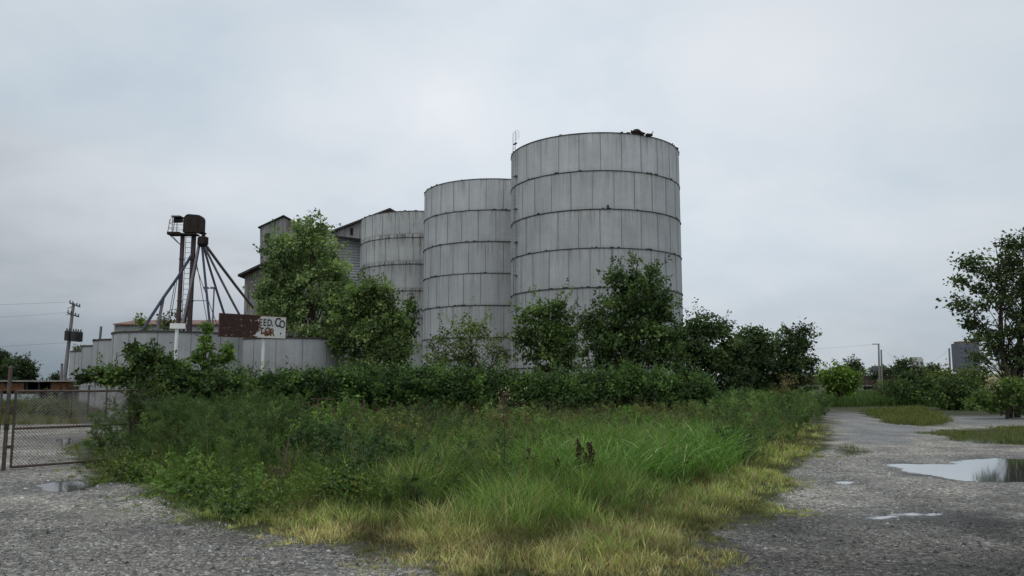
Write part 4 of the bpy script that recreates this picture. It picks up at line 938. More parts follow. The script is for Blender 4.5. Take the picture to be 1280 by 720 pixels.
tree('cottonwood_tree', 'open leafy tree with several trunks at the right edge', 'tree',
     LB([(1212, 326, 10, 10), (1222, 335, 12, 9), (1204, 352, 9, 7), (1226, 358, 14, 10), (1200, 380, 13, 8), (1222, 386, 14, 9), (1212, 403, 12, 8), (1236, 338, 12, 14), (1252, 318, 14, 14), (1262, 305, 10, 8), (1248, 350, 16, 16), (1266, 336, 15, 18), (1280, 310, 14, 18), (1240, 375, 15, 12), (1262, 372, 16, 16), (1240, 412, 18, 14), (1225, 422, 14, 9), (1262, 408, 20, 16), (1285, 360, 20, 26), (1246, 440, 20, 14), (1270, 445, 24, 18), (1285, 405, 22, 22), (1310, 340, 26, 30), (1315, 400, 30, 34), (1300, 450, 30, 22), (1225, 444, 13, 8), (1330, 300, 26, 30)], 39),
     gnd(1258, 39), P(1245, 310, 39), .13, [(.034, .056, .022), (.024, .040, .016), (.046, .072, .026), (.055, .082, .03)], cr=.36, lpc=44, dens=2.3, leaf=.145, nl=56, seed=27, sprigs=.3, fill=.2,
     extra=[(gnd(1268, 39.4), P(1281, 300, 39.4), .13), (gnd(1283, 38.6), P(1320, 320, 38.6), .12)])
G3 = 'distant trees on the right skyline'
for k, (lab, lo, Y_) in enumerate((('dark far tree peeking out behind the bright green bush', [(1064, 458, 9, 6), (1070, 463, 9, 7), (1058, 466, 12, 8)], 150), ('tallest far tree, left of the pale tower', [(1134, 456, 9, 6), (1141, 461, 8, 6), (1128, 463, 9, 6), (1134, 468, 16, 7)], 170),
                             ('far tree right of the pale tower', [(1165, 460, 9, 5), (1160, 465, 10, 6), (1170, 466, 9, 6), (1164, 471, 16, 5)], 170), ('low far tree behind the twin poles', [(1112, 464, 9, 4), (1120, 466, 7, 5), (1105, 468, 12, 4), (1090, 469, 7, 3)], 180))):
    tree('distant_tree', lab, 'tree', LB(lo, Y_), gnd(lo[-1][0], Y_), P(lo[0][0], lo[0][1] - 3, Y_), .3, [(.03, .05, .02), (.022, .038, .016), (.04, .06, .024)], cr=.9, lpc=54, dens=3.4, leaf=.40, nl=8, seed=30 + k, group=G3)
G4 = 'distant trees on the left skyline'
for k, (lab, lo, Y_) in enumerate((('dark far tree cut by the left edge', [(-6, 444, 16, 9), (4, 452, 9, 12), (-8, 462, 20, 14)], 110), ('dark dome shaped far tree left of the leaning pole', [(29, 453, 9, 6), (24, 461, 10, 9), (35, 463, 9, 10), (28, 470, 16, 6)], 115),
                             ('tiny far tree just left of the leaning pole', [(70, 471, 4, 4), (72, 474, 5, 3)], 170), ('narrow far tree between the two dark left trees', [(13, 458, 3, 7), (12, 468, 4, 8)], 105))):
    tree('distant_tree', lab, 'tree', LB(lo, Y_), gnd(lo[-1][0], Y_), P(lo[0][0], lo[0][1] - 3, Y_), .25, [(.024, .040, .018), (.018, .030, .014), (.03, .05, .02)], cr=.65, lpc=60, dens=3.6, leaf=.30, nl=8, seed=40 + k, group=G4)
# far woods along the horizon
rng = np.random.default_rng(50); pts_ = []
lo = []
for k in range(70):
    px = rng.uniform(-300, 1650); Y_ = rng.uniform(330, 420)
    if 1090 < px < 1215 or 130 < px < 1000: 
        if rng.random() < .75: continue
    lo.append(lobe(px, 476, rng.uniform(10, 26), rng.uniform(2.5, 4.5), Y_))
parts, _ = foliage(lo, 1.6, 40, 2.0, .9, [(.035, .052, .028), (.045, .062, .033)], sprigs=0)
tag(link('distant_wood', leaf_mesh('distant_wood', parts), None, [M['leaf']]), 'low dark wood along the horizon', 'wood', kind='stuff')

# hedge and thickets in front of the tanks
rng = np.random.default_rng(60); lo = []
px = 285
while px < 882:
    Y_ = 31.5 + rng.uniform(-.6, .6); r = rng.uniform(15, 24)
    top = 463 + 3.5 * math.sin(px * .021) + rng.uniform(-2.5, 3) + (6 if px > 860 else 0)
    lo.append(lobe(px, top + 17, r, 17, Y_, 0, 26)); lo.append(lobe(px + rng.uniform(-6, 6), top + 36, r * 1.15, 18, Y_, -.15, 28)); px += r * .85
root = thing('overgrown_hedge', 'long low overgrown hedge across the lot in front of the silos', 'hedge', gnd(590, 31.5))
parts, cen = foliage(lo, .27, 80, 4.2, .105, [(.046, .092, .026), (.030, .062, .018), (.070, .128, .034), (.020, .040, .013)], sprigs=.6)
link('foliage', leaf_mesh('foliage', parts), root, [M['leaf']])
m = MB(); rnd = random.Random(5)
for k in range(90):
    q = cen[rnd.randrange(len(cen))]; b = np.array([q[0] + rnd.uniform(-.4, .4), 31.5 + rnd.uniform(-.3, .5), -.05]); m.tube([b, b * .5 + q * .5 + [rnd.uniform(-.1, .1), 0, .1], q], [.025, .018, .006], 5)
m.build('stems', M['bark'], root)
tree('vine_thicket', 'dark vine covered thicket hanging over the end of the gate', 'shrub', LB([(184, 446, 14, 12), (172, 438, 9, 7), (196, 462, 26, 18), (165, 470, 24, 13), (138, 470, 22, 9), (116, 470, 14, 7), (215, 470, 28, 18), (190, 490, 26, 20), (230, 490, 34, 22), (265, 486, 30, 20), (176, 508, 14, 18), (215, 512, 30, 16), (295, 490, 20, 18)], 27), gnd(205, 27), P(188, 440, 27), .10, [(.046, .085, .024), (.032, .06, .018), (.06, .105, .028), (.026, .045, .015)], cr=.25, lpc=80, dens=3.9, leaf=.115, nl=40, seed=61, sprigs=.45)
tree('gate_vine', 'thin leafy vine tangle climbing the hidden end of the gate', 'vine', LB([(180, 508, 11, 18), (186, 535, 14, 24), (176, 487, 14, 6), (192, 490, 12, 22), (176, 562, 18, 14), (158, 576, 12, 7)], 17.6), gnd(168, 17.6), P(162, 480, 17.6), .035, [(.05, .085, .026), (.036, .062, .018), (.028, .045, .015)], cr=.16, lpc=34, dens=1.7, leaf=.07, nl=30, seed=62, sprigs=.5)
tree('sumac_sapling', 'upright light green sapling spire between the white posts', 'sapling', LB([(257, 410, 1.5, 6), (258, 422, 3, 7), (257, 436, 5, 7), (246, 447, 7, 3), (268, 449, 7, 3), (286, 438, 3, 4), (284, 446, 4, 3), (256, 462, 16, 9)], 27.5), gnd(260, 27.5), P(257, 404, 27.5), .04, [(.07, .13, .03), (.055, .10, .024), (.09, .15, .04)], cr=.15, lpc=26, dens=2.4, leaf=.12, nl=18, seed=63, sprigs=.35)
tree('young_tree', 'scrubby saplings showing above the nearest low tank', 'sapling', LB([(176, 400, 5, 5), (181, 408, 7, 6), (206, 398, 5, 8), (211, 408, 10, 7), (222, 392, 3, 8)], 47), gnd(200, 47), P(206, 394, 47), .06, OLIVE, cr=.22, lpc=22, dens=1.6, leaf=.13, nl=10, seed=64, extra=[(gnd(178, 47), P(176, 398, 47), .05)])
tree('roof_weeds', 'weeds sprouting on the roof of the last left tank', 'weed', LB([(100, 436.5, 5, 3), (108, 438, 4, 2)], 66), (P(104, 440, 66)[0], 66, 4.0), P(104, 435, 66), .03, [(.09, .10, .04), (.07, .09, .03), (.12, .10, .05)], cr=.25, lpc=26, dens=2.5, leaf=.14, nl=6, seed=65, trunk='stem')
tree('yard_bush', 'leafy bush in the yard behind the gate, beside the leaning pole', 'shrub', LB([(50, 512, 18, 10), (68, 508, 16, 10), (32, 506, 12, 6), (85, 516, 12, 8)], 40), gnd(55, 40), P(55, 502, 40), .05, [(.05, .085, .025), (.07, .10, .035), (.038, .06, .02)], cr=.28, lpc=40, dens=2.8, leaf=.11, nl=12, seed=66, sprigs=.5)

# ------------------------------------------------------------------ grass and weeds
def blades(base, hgt_, wd, lean, ldir, bend, col, seg=2, tipcol=1.0):
    """base (n,3); leaning, drooping blades of seg quads and a tip"""
    n = len(base); az = np.stack([np.cos(ldir), np.sin(ldir), 0 * ldir], 1); side = rng.uniform(0, 2 * np.pi, n)
    B = np.stack([np.cos(side), np.sin(side), 0 * side], 1); V = np.zeros((n, 2 * seg + 1, 3)); C = np.zeros((n, 2 * seg + 1, 3))
    for i in range(seg + 1):
        q = i / seg; out = (lean * q + bend * q * q) * hgt_; up_ = hgt_ * (q - .55 * bend * q * q * q)
        c = base + az * out[:, None] + np.array([0, 0, 1.]) * up_[:, None]; w_ = (wd * (1 - .75 * q ** 1.5) * .5)[:, None]
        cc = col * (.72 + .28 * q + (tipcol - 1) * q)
        if i < seg: V[:, 2 * i] = c - B * w_; V[:, 2 * i + 1] = c + B * w_; C[:, 2 * i] = cc; C[:, 2 * i + 1] = cc
        else: V[:, 2 * seg] = c; C[:, 2 * seg] = cc
    return V, C, seg
def blade_mesh(name, sets):
    Vs, Cs, loops, starts = [], [], [], []; off = 0; lo_ = 0
    for V, C, seg in sets:
        n, k, _ = V.shape; b = (np.arange(n) * k + off)[:, None]; pat = []; st = []
        for i in range(seg - 1): st.append(len(pat)); pat += [2 * i, 2 * i + 1, 2 * i + 3, 2 * i + 2]
        st.append(len(pat)); pat += [2 * seg - 2, 2 * seg - 1, 2 * seg]
        loops.append((b + np.array(pat)).ravel()); starts.append((np.arange(n)[:, None] * len(pat) + np.array(st) + lo_).ravel())
        Vs.append(V.reshape(-1, 3)); Cs.append(C.reshape(-1, 3)); off += n * k; lo_ += n * len(pat)
    return np_mesh(name, np.concatenate(Vs), np.concatenate(loops), np.concatenate(starts), np.concatenate(Cs))
def sample(poly_box, n):
    x0, x1, y0, y1 = poly_box; return np.stack([rng.uniform(x0, x1, n), rng.uniform(y0, y1, n)], 1)
def with_z(p):
    h, _ = ground_h(p); return np.column_stack([p, h - .01])
rng = np.random.default_rng(70)
# candidates get sparser with distance
cand = []
for (y0, y1, den) in ((6, 9, 2600), (9, 12, 1900), (12, 16, 1150), (16, 22, 620), (22, 32, 300)):
    x0, x1 = -y1 * .52 - 1, y1 * .46 + 1; n = int((x1 - x0) * (y1 - y0) * den); cand.append(sample((x0, x1, y0, y1), n))
cand = np.concatenate(cand); e = -sdf(cand, MEADOW); k0 = e > -1.2; cand = cand[k0]; e = e[k0]
edge_n = (fbm(cand[:, 0] * 1.5, cand[:, 1] * 1.5, 41, 4) - .5) * 1.9 + (fbm(cand[:, 0] * 6, cand[:, 1] * 6, 44, 3) - .5) * 1.0
keep = rng.random(len(cand)) < sstep(-.22, .5, e + edge_n) * (e > -.6 + 0 * e); keep |= (rng.random(len(cand)) < .03 * (e > -.9)) & (edge_n > .25)
cand = cand[keep]; e = e[keep]
ppx, ppy = proj(cand[:, 0], cand[:, 1], 0.0)
def build_grass():
    global cand, e
    nt = len(cand) // 13; tid = rng.choice(len(cand), nt, replace=False); one = rng.random(len(cand)) < .30
    T = cand[tid]; ids = np.repeat(np.arange(nt), 10); sp_t = rng.uniform(.02, .07, nt)
    ang = rng.uniform(0, 6.28, len(ids)); rr = np.sqrt(rng.random(len(ids))) * sp_t[ids]
    tp = T[ids] + np.stack([np.cos(ang) * rr, np.sin(ang) * rr], 1)
    th = rng.uniform(.5, 1.6, nt); tc_ = rng.uniform(.5, 1.45, nt); tdry = rng.normal(size=nt) * .36
    pts = np.concatenate([tp, cand[one]]); n1 = one.sum(); ee = np.concatenate([e[tid][ids], e[one]])
    hf = np.concatenate([th[ids], np.full(n1, .8)]); cf = np.concatenate([tc_[ids], np.full(n1, .9)]); df = np.concatenate([tdry[ids], np.zeros(n1)])
    ldir = np.concatenate([ang + rng.normal(size=len(ids)) * .4, rng.uniform(0, 6.28, n1)])
    n = len(pts); x, y = pts[:, 0], pts[:, 1]; d = np.hypot(x, y)
    big = fbm(x * .45, y * .45, 51, 4); mid = fbm(x * 1.3, y * 1.3, 52, 4); sm = fbm(x * 4, y * 4, 53, 3)
    fringe = 1 - sstep(.6, 2.4, ee + (mid - .5) * 2.6)
    leftside = sstep(-2.6, -4.2, x)
    dry = np.clip(fringe * 1.0 - leftside * .8 + (mid - .5) * .9 + (big - .5) * .5 + df, 0, 1)
    h = .065 + .105 * sstep(.0, 1.4, ee) + .42 * sstep(1.2, 3.4, ee + (mid - .5) * 1.8) * (.6 + .8 * big)
    h = h * (.55 + .9 * mid) * hf * rng.uniform(.6, 1.2, n); h *= np.where(ee < 0, .6, 1); h = np.minimum(h, .8)
    g1 = np.array([.070, .158, .030]); g2 = np.array([.038, .090, .020]); g3 = np.array([.140, .225, .044]); y1 = np.array([.39, .34, .18]); y2 = np.array([.20, .135, .08])
    a = rng.random((n, 1)); col = g1 * a + g2 * (1 - a); q = sstep(.42, .66, sm)[:, None]; col = col * (1 - .7 * q) + g3 * .7 * q
    stw = np.where(y < 9.5, -.10, .28) + (sm - .5) * 1.6
    yel = g3 * .95 + y1 * .22; dr = dry[:, None]; col = col * (1 - dr) + (yel * np.clip(a + stw[:, None], 0, 1) + y1 * np.clip(1 - a - stw[:, None], 0, 1)) * dr
    br = ((rng.random(n) < .07 + .34 * dry * (sm > .50)) * 1.0)[:, None]; col = col * (1 - br) + y2 * br
    col *= (rng.uniform(.75, 1.25, (n, 1)) * cf[:, None] * (.55 + .9 * sstep(.3, .7, mid))[:, None])
    w_ = np.clip(.0035 + d * .00046, .004, .015) * rng.uniform(.7, 1.5, n)
    return blades(with_z(pts), h, w_, rng.uniform(.05, .5, n), ldir, rng.uniform(.05, .6, n), col, 2)
st_ = build_grass(); print('grass blades', len(cand))
tag(link('meadow_grass', blade_mesh('meadow_grass', [st_]), None, [M['blade']]), 'short green and straw coloured grass edging the overgrown lot', 'grass', kind='stuff')

# tall mixed weeds filling the middle of the lot: seed stalks and coarse blades
def region(px_poly, n, box): 
    pl = gp(px_poly); c = sample(box, n); s = sdf(c, pl); return c[s < 0], -s[s < 0]
rng = np.random.default_rng(71); sets = []
c, s = region([(190, 560), (300, 590), (420, 625), (560, 640), (700, 622), (860, 600), (950, 580), (985, 545), (1020, 512), (860, 514), (600, 518), (300, 522), (200, 530)], 52000, (-15, 18, 10, 44))
dens = fbm(c[:, 0] * .8, c[:, 1] * .8, 81, 4); dd = np.hypot(*c.T); kp = rng.random(len(c)) < sstep(.30, .62, dens) * np.clip(26 / dd, .5, 1.4); c = c[kp]; s = s[kp]; dens = dens[kp]; dd = dd[kp]; n = len(c)
hue = fbm(c[:, 0] * .5, c[:, 1] * .5, 82, 3)[:, None]; a = rng.random((n, 1))
col = (np.array([.072, .125, .032]) * a + np.array([.042, .080, .025]) * (1 - a)); col = col * (1 - sstep(.5, .75, hue) * .6) + np.array([.135, .140, .055]) * sstep(.5, .75, hue) * .6
col *= rng.uniform(.65, 1.3, (n, 1)); hh_ = (.50 + .55 * dens) * rng.uniform(.6, 1.2, n) * sstep(0, 1.4, s + .3)
sets.append(blades(with_z(c), hh_, np.clip(dd * .00055, .006, .016) * rng.uniform(.6, 1.4, n), rng.uniform(0, .35, n), rng.uniform(0, 6.28, n), rng.uniform(0, .5, n), col, 2))
# olive-brown seed heads floating at the tips
k_ = rng.random(n) < .30; cs = c[k_]; hs = hh_[k_] * rng.uniform(.95, 1.25, k_.sum()); m_ = len(cs); r_ = 7
ids = np.repeat(np.arange(m_), r_); b = with_z(cs)[ids]; b[:, 2] += hs[ids] * rng.uniform(.7, 1.0, len(ids)); b[:, :2] += rng.normal(size=(len(ids), 2)) * .035
col2 = (np.array([.085, .085, .035]) * rng.uniform(.5, 1.3, (m_, 1)))[ids]
sets.append(blades(b, rng.uniform(.06, .16, len(ids)), np.clip(np.hypot(b[:, 0], b[:, 1]) * .0005, .005, .014), rng.uniform(.1, .8, len(ids)), rng.uniform(0, 6.28, len(ids)), rng.uniform(.2, .9, len(ids)), col2, 1))
# dead and seeding stalks standing out of the tangle
c, s = region([(200, 590), (300, 606), (420, 640), (560, 650), (700, 636), (860, 610), (950, 585), (985, 548), (860, 520), (600, 520), (300, 526), (200, 535)], 3000, (-12, 14, 9, 34)); c = c[rng.random(len(c)) < .30]; n = len(c); dd = np.hypot(*c.T)
hd_ = rng.uniform(.65, 1.15, n); dk = pick_cols(n, [(.16, .12, .07), (.24, .20, .11), (.07, .045, .03), (.12, .13, .05)]) * rng.uniform(.7, 1.3, (n, 1)); la2 = rng.uniform(0, .35, n); lz = rng.uniform(0, 6.28, n)
sets.append(blades(with_z(c), hd_, np.clip(dd * .0007, .006, .016), la2, lz, 0 * lz, dk, 2))
ids = np.repeat(np.arange(n), 16); m_ = len(ids); q = rng.uniform(.68, 1.02, m_); b = with_z(c)[ids]; b[:, :2] += (np.stack([np.cos(lz), np.sin(lz)], 1) * (la2 * hd_)[:, None])[ids] * q[:, None] + rng.normal(size=(m_, 2)) * .025; b[:, 2] += hd_[ids] * q
sets.append(blades(b, rng.uniform(.03, .09, m_), np.clip(dd[ids] * .0007, .006, .015), rng.uniform(.2, 1, m_), rng.uniform(0, 6.28, m_), rng.uniform(0, .6, m_), dk[ids] * rng.uniform(.7, 1.3, (m_, 1)), 1))
tag(link('tall_weeds', blade_mesh('tall_weeds', sets), None, [M['blade']]), 'tangled tall weeds and seeding grass filling the lot', 'weeds', kind='stuff')

# feathery dog fennel stands: left mound and the strip along the road
def fennel(base, hts, nb, nl_, seed, cols):
    global rng
    rng = np.random.default_rng(seed); n = len(base); out = []; d = np.hypot(base[:, 0], base[:, 1])
    ld = rng.uniform(0, 6.28, n); ln = rng.uniform(.05, .45, n); bd = rng.uniform(0, .4, n); pc = pick_cols(n, cols) * rng.uniform(.6, 1.4, (n, 1))
    out.append(blades(base, hts, np.clip(d * .0009, .010, .022), ln, ld, bd, np.array([.12, .14, .06]) * rng.uniform(.6, 1.3, (n, 1)), 3))
    i1 = np.repeat(np.arange(n), nb); m_ = len(i1); q = rng.uniform(.10, 1.0, m_) ** .75; az = np.stack([np.cos(ld), np.sin(ld)], 1)[i1]
    b = base[i1].copy(); b[:, :2] += az * ((ln[i1] * q + bd[i1] * q * q) * hts[i1])[:, None]; b[:, 2] += hts[i1] * (q - .55 * bd[i1] * q ** 3)
    L = hts[i1] * (.30 * (1 - q) + .10) * rng.uniform(.7, 1.3, m_); fa = rng.uniform(0, 6.28, m_); el = np.radians(rng.uniform(30, 75, m_))
    D = np.stack([np.cos(fa) * np.cos(el), np.sin(fa) * np.cos(el), np.sin(el)], 1) + np.column_stack([az * .35, 0 * q])
    bc_ = pc[i1] * rng.uniform(.75, 1.25, (m_, 1)) * (.72 + .45 * q[:, None])
    i2 = np.repeat(np.arange(m_), nl_); k = len(i2); u = rng.random(k) ** .8
    C = b[i2] + D[i2] * (L[i2] * u)[:, None]; C[:, 2] -= .22 * L[i2] * u * u
    dd_ = d[i1][i2]; lf = rng.uniform(.05, .12, k) * (1.15 - .4 * u)
    out.append(leaf_arrays(C, D[i2] * .8 + rng.normal(size=(k, 3)) * .55, rng.normal(size=(k, 3)), lf, np.clip(dd_ * .00075, .007, .02) * rng.uniform(.7, 1.3, k), bc_[i2] * rng.uniform(.8, 1.2, (k, 1))))
    return out
FEN = [(.095, .158, .050), (.074, .125, .040), (.118, .185, .056), (.056, .096, .032)]
rng = np.random.default_rng(72); fb, fl = [], []
def stand(poly, n, box, keep_n, h0, h1, nb, nl_, seed, hn=0.0, gain=1.0):
    global rng
    rng = np.random.default_rng(seed); c, s = region(poly, n, box); f = fbm(c[:, 0] * .9, c[:, 1] * .9, seed, 3); w_ = sstep(.25, .6, f); k = rng.choice(len(c), min(keep_n, len(c)), replace=False, p=w_ / w_.sum()); c = c[k]
    h_ = rng.uniform(h0, h1, len(c)) * (1 + hn * (f[k] - .5)) * (.6 + .4 * sstep(0, 1.0, s[k])); o_ = fennel(with_z(c), h_, nb, nl_, seed + 1, np.array(FEN) * gain); fb.append(o_[0]); fl.append(o_[1])
stand([(120, 588), (165, 594), (215, 602), (300, 612), (372, 606), (398, 585), (395, 548), (330, 532), (205, 536), (150, 560)], 6000, (-12, -2, 11, 26), 260, .95, 1.5, 20, 16, 73, .6, .68)
stand([(880, 560), (930, 588), (962, 575), (1005, 553), (1028, 535), (1034, 512), (1032, 506), (930, 508), (860, 520)], 12000, (3, 20, 14, 58), 600, .90, 1.6, 15, 12, 75, 0, .92)
stand([(395, 600), (440, 640), (520, 650), (560, 640), (520, 600), (430, 575)], 900, (-5, 0, 8, 18), 40, .45, .9, 18, 14, 77, 0, .6)
stand([(400, 560), (520, 600), (640, 590), (720, 560), (850, 530), (700, 522), (420, 524)], 6000, (-9, 9, 13, 38), 170, .6, 1.15, 14, 11, 79)
tag(link('dog_fennel', leaf_mesh('dog_fennel', fl), None, [M['blade']]), 'feathery blue green dog fennel massed in the lot', 'weeds', kind='stuff')
tag(link('weed_stalks', blade_mesh('weed_stalks', fb), None, [M['blade']]), 'thin pale weed stalks standing in the lot', 'weeds', kind='stuff')
# rounded mounds of broadleaf weeds breaking up the lot
rng = np.random.default_rng(178); pr_ = []
MW = [[(.026, .056, .020), (.019, .042, .015), (.038, .074, .024)], [(.065, .120, .028), (.05, .095, .024), (.085, .145, .034)], [(.075, .105, .03), (.055, .08, .024), (.11, .13, .045)]]
for (px, Y_, rx, hz2, k) in ((462, 13.2, .65, .75, 0), (430, 14.5, .6, .85, 0), (445, 12.0, .45, .5, 0), (385, 15.5, .6, .8, 0), (505, 12.4, .5, .42, 0), (545, 13.6, .6, .45, 1), (600, 14.6, .7, .5, 0), (575, 17.5, .8, .6, 1), (655, 15.5, .5, .45, 2), (400, 17, .8, .8, 1), (250, 12.4, .5, .32, 1), (290, 10.3, .22, .26, 0), (225, 13.2, .5, .38, 1), (180, 14.2, .5, .3, 2), (330, 11.3, .4, .3, 1),
                             (480, 19, .9, .75, 2), (690, 18.5, .8, .6, 1), (540, 23, 1.1, .8, 0), (640, 24, 1.2, .8, 2), (760, 23, 1.1, .8, 1), (420, 23, 1.0, .95, 1), (830, 26, 1.2, .9, 2), (350, 20, .8, .9, 0), (300, 18, .7, .8, 0), (700, 12.2, .4, .28, 1), (610, 11.6, .35, .28, 0), (840, 15.5, .4, .3, 2), (910, 17.5, .45, .5, 0)):
    g_ = np.array(gnd(px, Y_)); p_, _ = foliage([(g_ + [0, 0, hz2 * .45], (rx, rx, hz2 * .5)), (g_ + [rx * .5, .1, hz2 * .35], (rx * .7, rx * .6, hz2 * .45))], .13, 46, 2.2, .055 + .0012 * Y_, MW[k], sprigs=.7, spr=1.5, fill=.3); pr_ += p_
tag(link('weed_mounds', leaf_mesh('weed_mounds', pr_), None, [M['leaf']]), 'mounds of leafy weeds among the grass', 'weeds', kind='stuff')

# coarse arching grass on the right of the lot
rng = np.random.default_rng(78)
c, s = region([(650, 612), (720, 622), (800, 618), (880, 604), (925, 588), (915, 555), (860, 540), (740, 545), (655, 575)], 2600, (0, 8, 10, 28)); c = c[rng.random(len(c)) < .6]; n0 = len(c)
ids = np.repeat(np.arange(n0), 13); n = len(ids); b = with_z(c)[ids]; b[:, :2] += rng.normal(size=(n, 2)) * .07
col = pick_cols(n, [(.115, .23, .046), (.085, .175, .036), (.16, .285, .06), (.42, .50, .28)], [.4, .35, .22, .03]) * rng.uniform(.75, 1.25, (n, 1))
sets = [blades(b, rng.uniform(.55, 1.1, n), rng.uniform(.014, .030, n), rng.uniform(.05, .5, n), rng.uniform(0, 6.28, n), rng.uniform(.25, .95, n), col, 4)]
tag(link('arching_grass', blade_mesh('arching_grass', sets), None, [M['blade']]), 'coarse arching green grass clumps on the right of the lot', 'grass', kind='stuff')

# broadleaf ground weeds at the front-left edge and scattered tufts in the gravel
rng = np.random.default_rng(79); pr_ = []
c, s = region([(110, 590), (150, 606), (180, 622), (215, 636), (262, 654), (300, 664), (390, 650), (520, 640), (640, 628), (700, 610), (560, 590), (380, 590), (180, 560)], 26000, (-12, 3, 8, 20))
c = c[rng.random(len(c)) < sstep(.46, .66, fbm(c[:, 0] * 1.4, c[:, 1] * 1.4, 95, 3))]; n0 = len(c); ids = np.repeat(np.arange(n0), 8); n = len(ids)
b = with_z(c)[ids]; b[:, 2] += rng.uniform(.05, .42, n) * (.6 + .8 * vnoise(c[:, 0] * .8, c[:, 1] * .8, 96))[ids]; b[:, :2] += rng.normal(size=(n, 2)) * .07
col = (pick_cols(n0, [(.05, .10, .022), (.038, .078, .02), (.075, .125, .026), (.10, .13, .03)]) * rng.uniform(.7, 1.2, (n0, 1)))[ids] * rng.uniform(.8, 1.2, (n, 1))
L = rng.uniform(.03, .075, n); pr_.append(leaf_arrays(b, rng.normal(size=(n, 3)), rng.normal(size=(n, 3)) * .6 + np.array([0, 0, .8]), L, L * .55, col))
tag(link('broadleaf_weeds', leaf_mesh('broadleaf_weeds', pr_), None, [M['leaf']]), 'low broadleaf weeds along the front of the lot', 'weeds', kind='stuff')

# grass of strips, verges and the yard behind the gate
rng = np.random.default_rng(80); sets = []
def verge(poly, n, box, h0, h1, cols, noise_cut=.4, wk=.00055):
    c = sample(box, n); s = -sdf(c, gp(poly)) + (fbm(c[:, 0] * .9, c[:, 1] * .9, 97, 3) - .5) * 1.6; c = c[s > 0]; s = s[s > 0]
    n_ = len(c); d = np.hypot(*c.T); nz_ = fbm(c[:, 0] * .6, c[:, 1] * .6, 98, 3); kp = nz_ > noise_cut * .8; c = c[kp]; d = d[kp]; nz_ = nz_[kp]; n_ = len(c)
    sets.append(blades(with_z(c), rng.uniform(h0, h1, n_) * (.6 + .8 * nz_), d * wk * rng.uniform(.7, 1.3, n_), rng.uniform(0, .5, n_), rng.uniform(0, 6.28, n_), rng.uniform(0, .7, n_), pick_cols(n_, cols) * rng.uniform(.7, 1.3, (n_, 1)), 2))
YG_ = [(.085, .13, .026), (.12, .14, .04), (.065, .11, .022), (.16, .14, .055)]; GG_ = [(.05, .095, .022), (.065, .115, .026), (.038, .072, .018)]
verge([(1084, 515), (1150, 511), (1165, 517), (1182, 531), (1150, 533), (1110, 529), (1088, 521)], 60000, (15, 30, 28, 55), .12, .40, YG_)
verge([(1150, 541), (1220, 535), (1285, 533), (1400, 536), (1400, 556), (1285, 557), (1200, 551)], 60000, (11, 28, 19, 32), .03, .14, YG_, .46)
verge([(1042, 561), (1062, 559), (1082, 566), (1060, 571)], 2500, (6, 10, 18, 23), .05, .2, YG_)
verge([(-80, 533), (20, 531), (95, 530), (110, 527), (60, 522), (-80, 521)], 40000, (-32, -14, 28, 42), .06, .3, YG_)
verge([(1030, 510), (1100, 508), (1180, 509), (1290, 517), (1500, 520), (1500, 494), (1030, 494)], 160000, (18, 90, 38, 105), .35, .95, GG_, .2, .0007)
verge([(-150, 520), (200, 520), (200, 500), (-150, 500)], 120000, (-60, -12, 38, 72), .3, .8, GG_ + [(.11, .11, .05)], .25, .0007)
tag(link('verge_grass', blade_mesh('verge_grass', sets), None, [M['blade']]), 'patchy rough grass on the road verges and yard', 'grass', kind='stuff')

# single plants that stand out
def flower_weed(label, px, Y, ht, seed):
    global rng
    rng = np.random.default_rng(seed); b = np.array(gnd(px, Y)); root = thing('horseweed', label, 'weed', b); m = MB(); tops = []
    m.tube([b, b + [.03, 0, ht * .5], b + [0, 0, ht * .9]], [.012, .009, .004], 5)
    for k in range(26):
        z_ = ht * rng.uniform(.62, .92); a = rng.uniform(0, 6.28); L = rng.uniform(.08, .34); s0 = b + [0, 0, z_]; t_ = s0 + np.array([math.cos(a) * L, math.sin(a) * L, L * rng.uniform(.3, .9)]); m.tube([s0, t_], [.004, .002], 3); tops.append(t_)
    m.build('stem', M['dead_stem'], root); n = 170; q = rng.uniform(.05, .68, n); C = b + np.stack([rng.normal(size=n) * .035, rng.normal(size=n) * .035, q * ht], 1)
    D = rng.normal(size=(n, 3)) * [1, 1, .35]; L = rng.uniform(.06, .13, n) * (1.2 - q)
    link('foliage', leaf_mesh('foliage', [leaf_arrays(C, D, rng.normal(size=(n, 3)) * .4 + [0, 0, 1], L, L * .3, pick_cols(n, [(.03, .058, .018), (.045, .08, .024)]))]), root, [M['leaf']])
    T = np.array(tops); ids = np.repeat(np.arange(len(T)), 4); n = len(ids); C = T[ids] + rng.normal(size=(n, 3)) * .025; L = rng.uniform(.012, .024, n)
    link('seed_head', leaf_mesh('seed_head', [leaf_arrays(C, rng.normal(size=(n, 3)), rng.normal(size=(n, 3)), L, L * .9, pick_cols(n, [(.42, .38, .28), (.25, .18, .12), (.5, .46, .36)]))]), root, [M['leaf']]); return root
flower_weed('tall dark weed with pale fluffy heads rising mid lot before hedge', 629, 12.6, 1.66, 81)
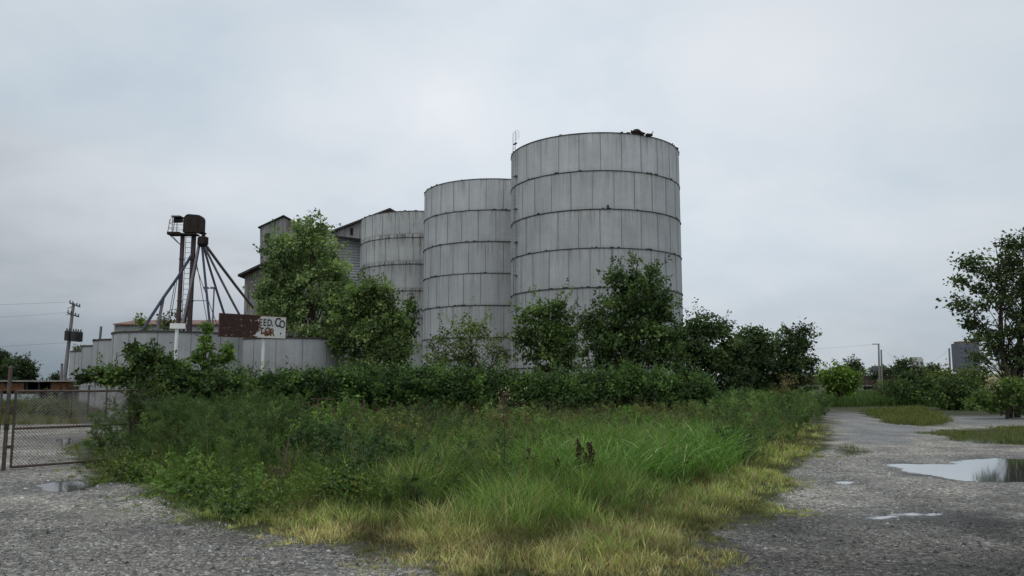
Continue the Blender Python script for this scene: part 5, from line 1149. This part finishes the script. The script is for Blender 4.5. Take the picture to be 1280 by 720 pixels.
def dock(label, px, Y, ht, lean, seed):
    rnd = random.Random(seed); b = np.array(gnd(px, Y)); root = thing('dock_plant', label, 'weed', b, 'dead brown dock stalks'); m = MB(); hd = MB()
    for k in range(rnd.randint(2, 3)):
        h_ = ht * rnd.uniform(.8, 1.05); t_ = b + np.array([lean * h_ + rnd.uniform(-.12, .12), rnd.uniform(-.1, .1), h_]); m.tube([b, b * .5 + t_ * .5 + [0, 0, .04], t_], [.008, .006, .004], 5)
        for j in range(70):
            q = rnd.uniform(.42, 1.0); c_ = b + (t_ - b) * q + np.array([rnd.gauss(0, .022), rnd.gauss(0, .022), 0]); r_ = rnd.uniform(.010, .022)
            hd.lathe(c_, [(0, -r_), (r_ * .8, 0), (0, r_ * 1.3)], 5)
    m.build('stem', M['dead_stem'], root); hd.build('seed_head', M['brown_head'], root)
for k, a in enumerate((('dark brown dock stalk left of the arching grass', 661, 13.4, .62, .0), ('leaning brown dock stalk in front of the arching grass, leftmost of three', 702, 12.8, .55, -.35), ('thick brown dock head in front of the arching grass, middle of three', 722, 13.0, .78, .0), ('brown dock stalk at the left foot of the arching grass, rightmost of three', 742, 12.6, .75, -.15))): dock(a[0], a[1], a[2], a[3], a[4], 90 + k)
def dead_bush(label, px, Y, tips, seed):
    rnd = random.Random(seed); b = np.array(gnd(px, Y)); root = thing('dead_shrub', label, 'shrub', b); m = MB(); tw = MB()
    for (tx, ty, dy) in tips:
        t_ = P(tx, ty, Y + dy); mid = b * .5 + t_ * .5 + np.array([rnd.uniform(-.05, .05), 0, -.03]); m.tube([b, mid, t_], [.022, .015, .006], 6)
        for j in range(9):
            q = rnd.uniform(.4, 1); s0 = b + (t_ - b) * q; tw.tube([s0, s0 + np.array([rnd.uniform(-.2, .2), rnd.uniform(-.15, .15), rnd.uniform(.02, .25)])], [.005, .002], 4)
    m.build('stem', M['dead_stem'], root); tw.build('twigs', M['dead_stem'], root)
dead_bush('bare woody shrub leaning left below the feathery weeds', 352, 12.2, [(318, 600, .2), (332, 590, .4), (345, 585, 0), (362, 545, .3), (300, 606, .3), (372, 560, .2)], 95)
# loose stones lying on the gravel
rng = np.random.default_rng(99); c = np.concatenate([sample((-10, 12, 6.2, 10), 30000), sample((-14, 16, 10, 20), 26000)]); s = grass_field(c); pd_ = pud_sdf(c); c = c[(s < .15) & (pd_ > -.1)]; n = len(c)
base_o = np.array([(1, 0, 0), (.3, .9, 0), (-.8, .6, 0), (-.85, -.5, 0), (.2, -1, 0), (.1, .1, .75)]); r_ = rng.uniform(.007, .019, n) * (1 + .9 * (rng.random(n) < .05))
th = rng.uniform(0, 6.28, n); jit = rng.uniform(.65, 1.3, (n, 6, 1)); V = base_o[None] * jit * r_[:, None, None]; ct, st2 = np.cos(th)[:, None], np.sin(th)[:, None]
V = np.stack([V[:, :, 0] * ct - V[:, :, 1] * st2, V[:, :, 0] * st2 + V[:, :, 1] * ct, V[:, :, 2]], 2); z_ = with_z(c); V += (z_ + [0, 0, .008])[:, None, :]
pat = np.array([0, 1, 5, 1, 2, 5, 2, 3, 5, 3, 4, 5, 4, 0, 5]); loops = ((np.arange(n) * 6)[:, None] + pat).ravel()
gcol = rng.choice([.07, .15, .24, .36, .50, .66], n, p=[.16, .2, .24, .22, .13, .05])[:, None] * tone_at(c[:, 0], c[:, 1])[:, None] * np.array([1, .985, .955]) * rng.uniform(.85, 1.15, (n, 1))
tag(link('loose_gravel', np_mesh('loose_gravel', V.reshape(-1, 3), loops, np.arange(n * 5) * 3, np.repeat(gcol, 6, 0)), None, [M['stone']]), 'loose pale and dark gravel stones on the lot', 'gravel', kind='stuff')
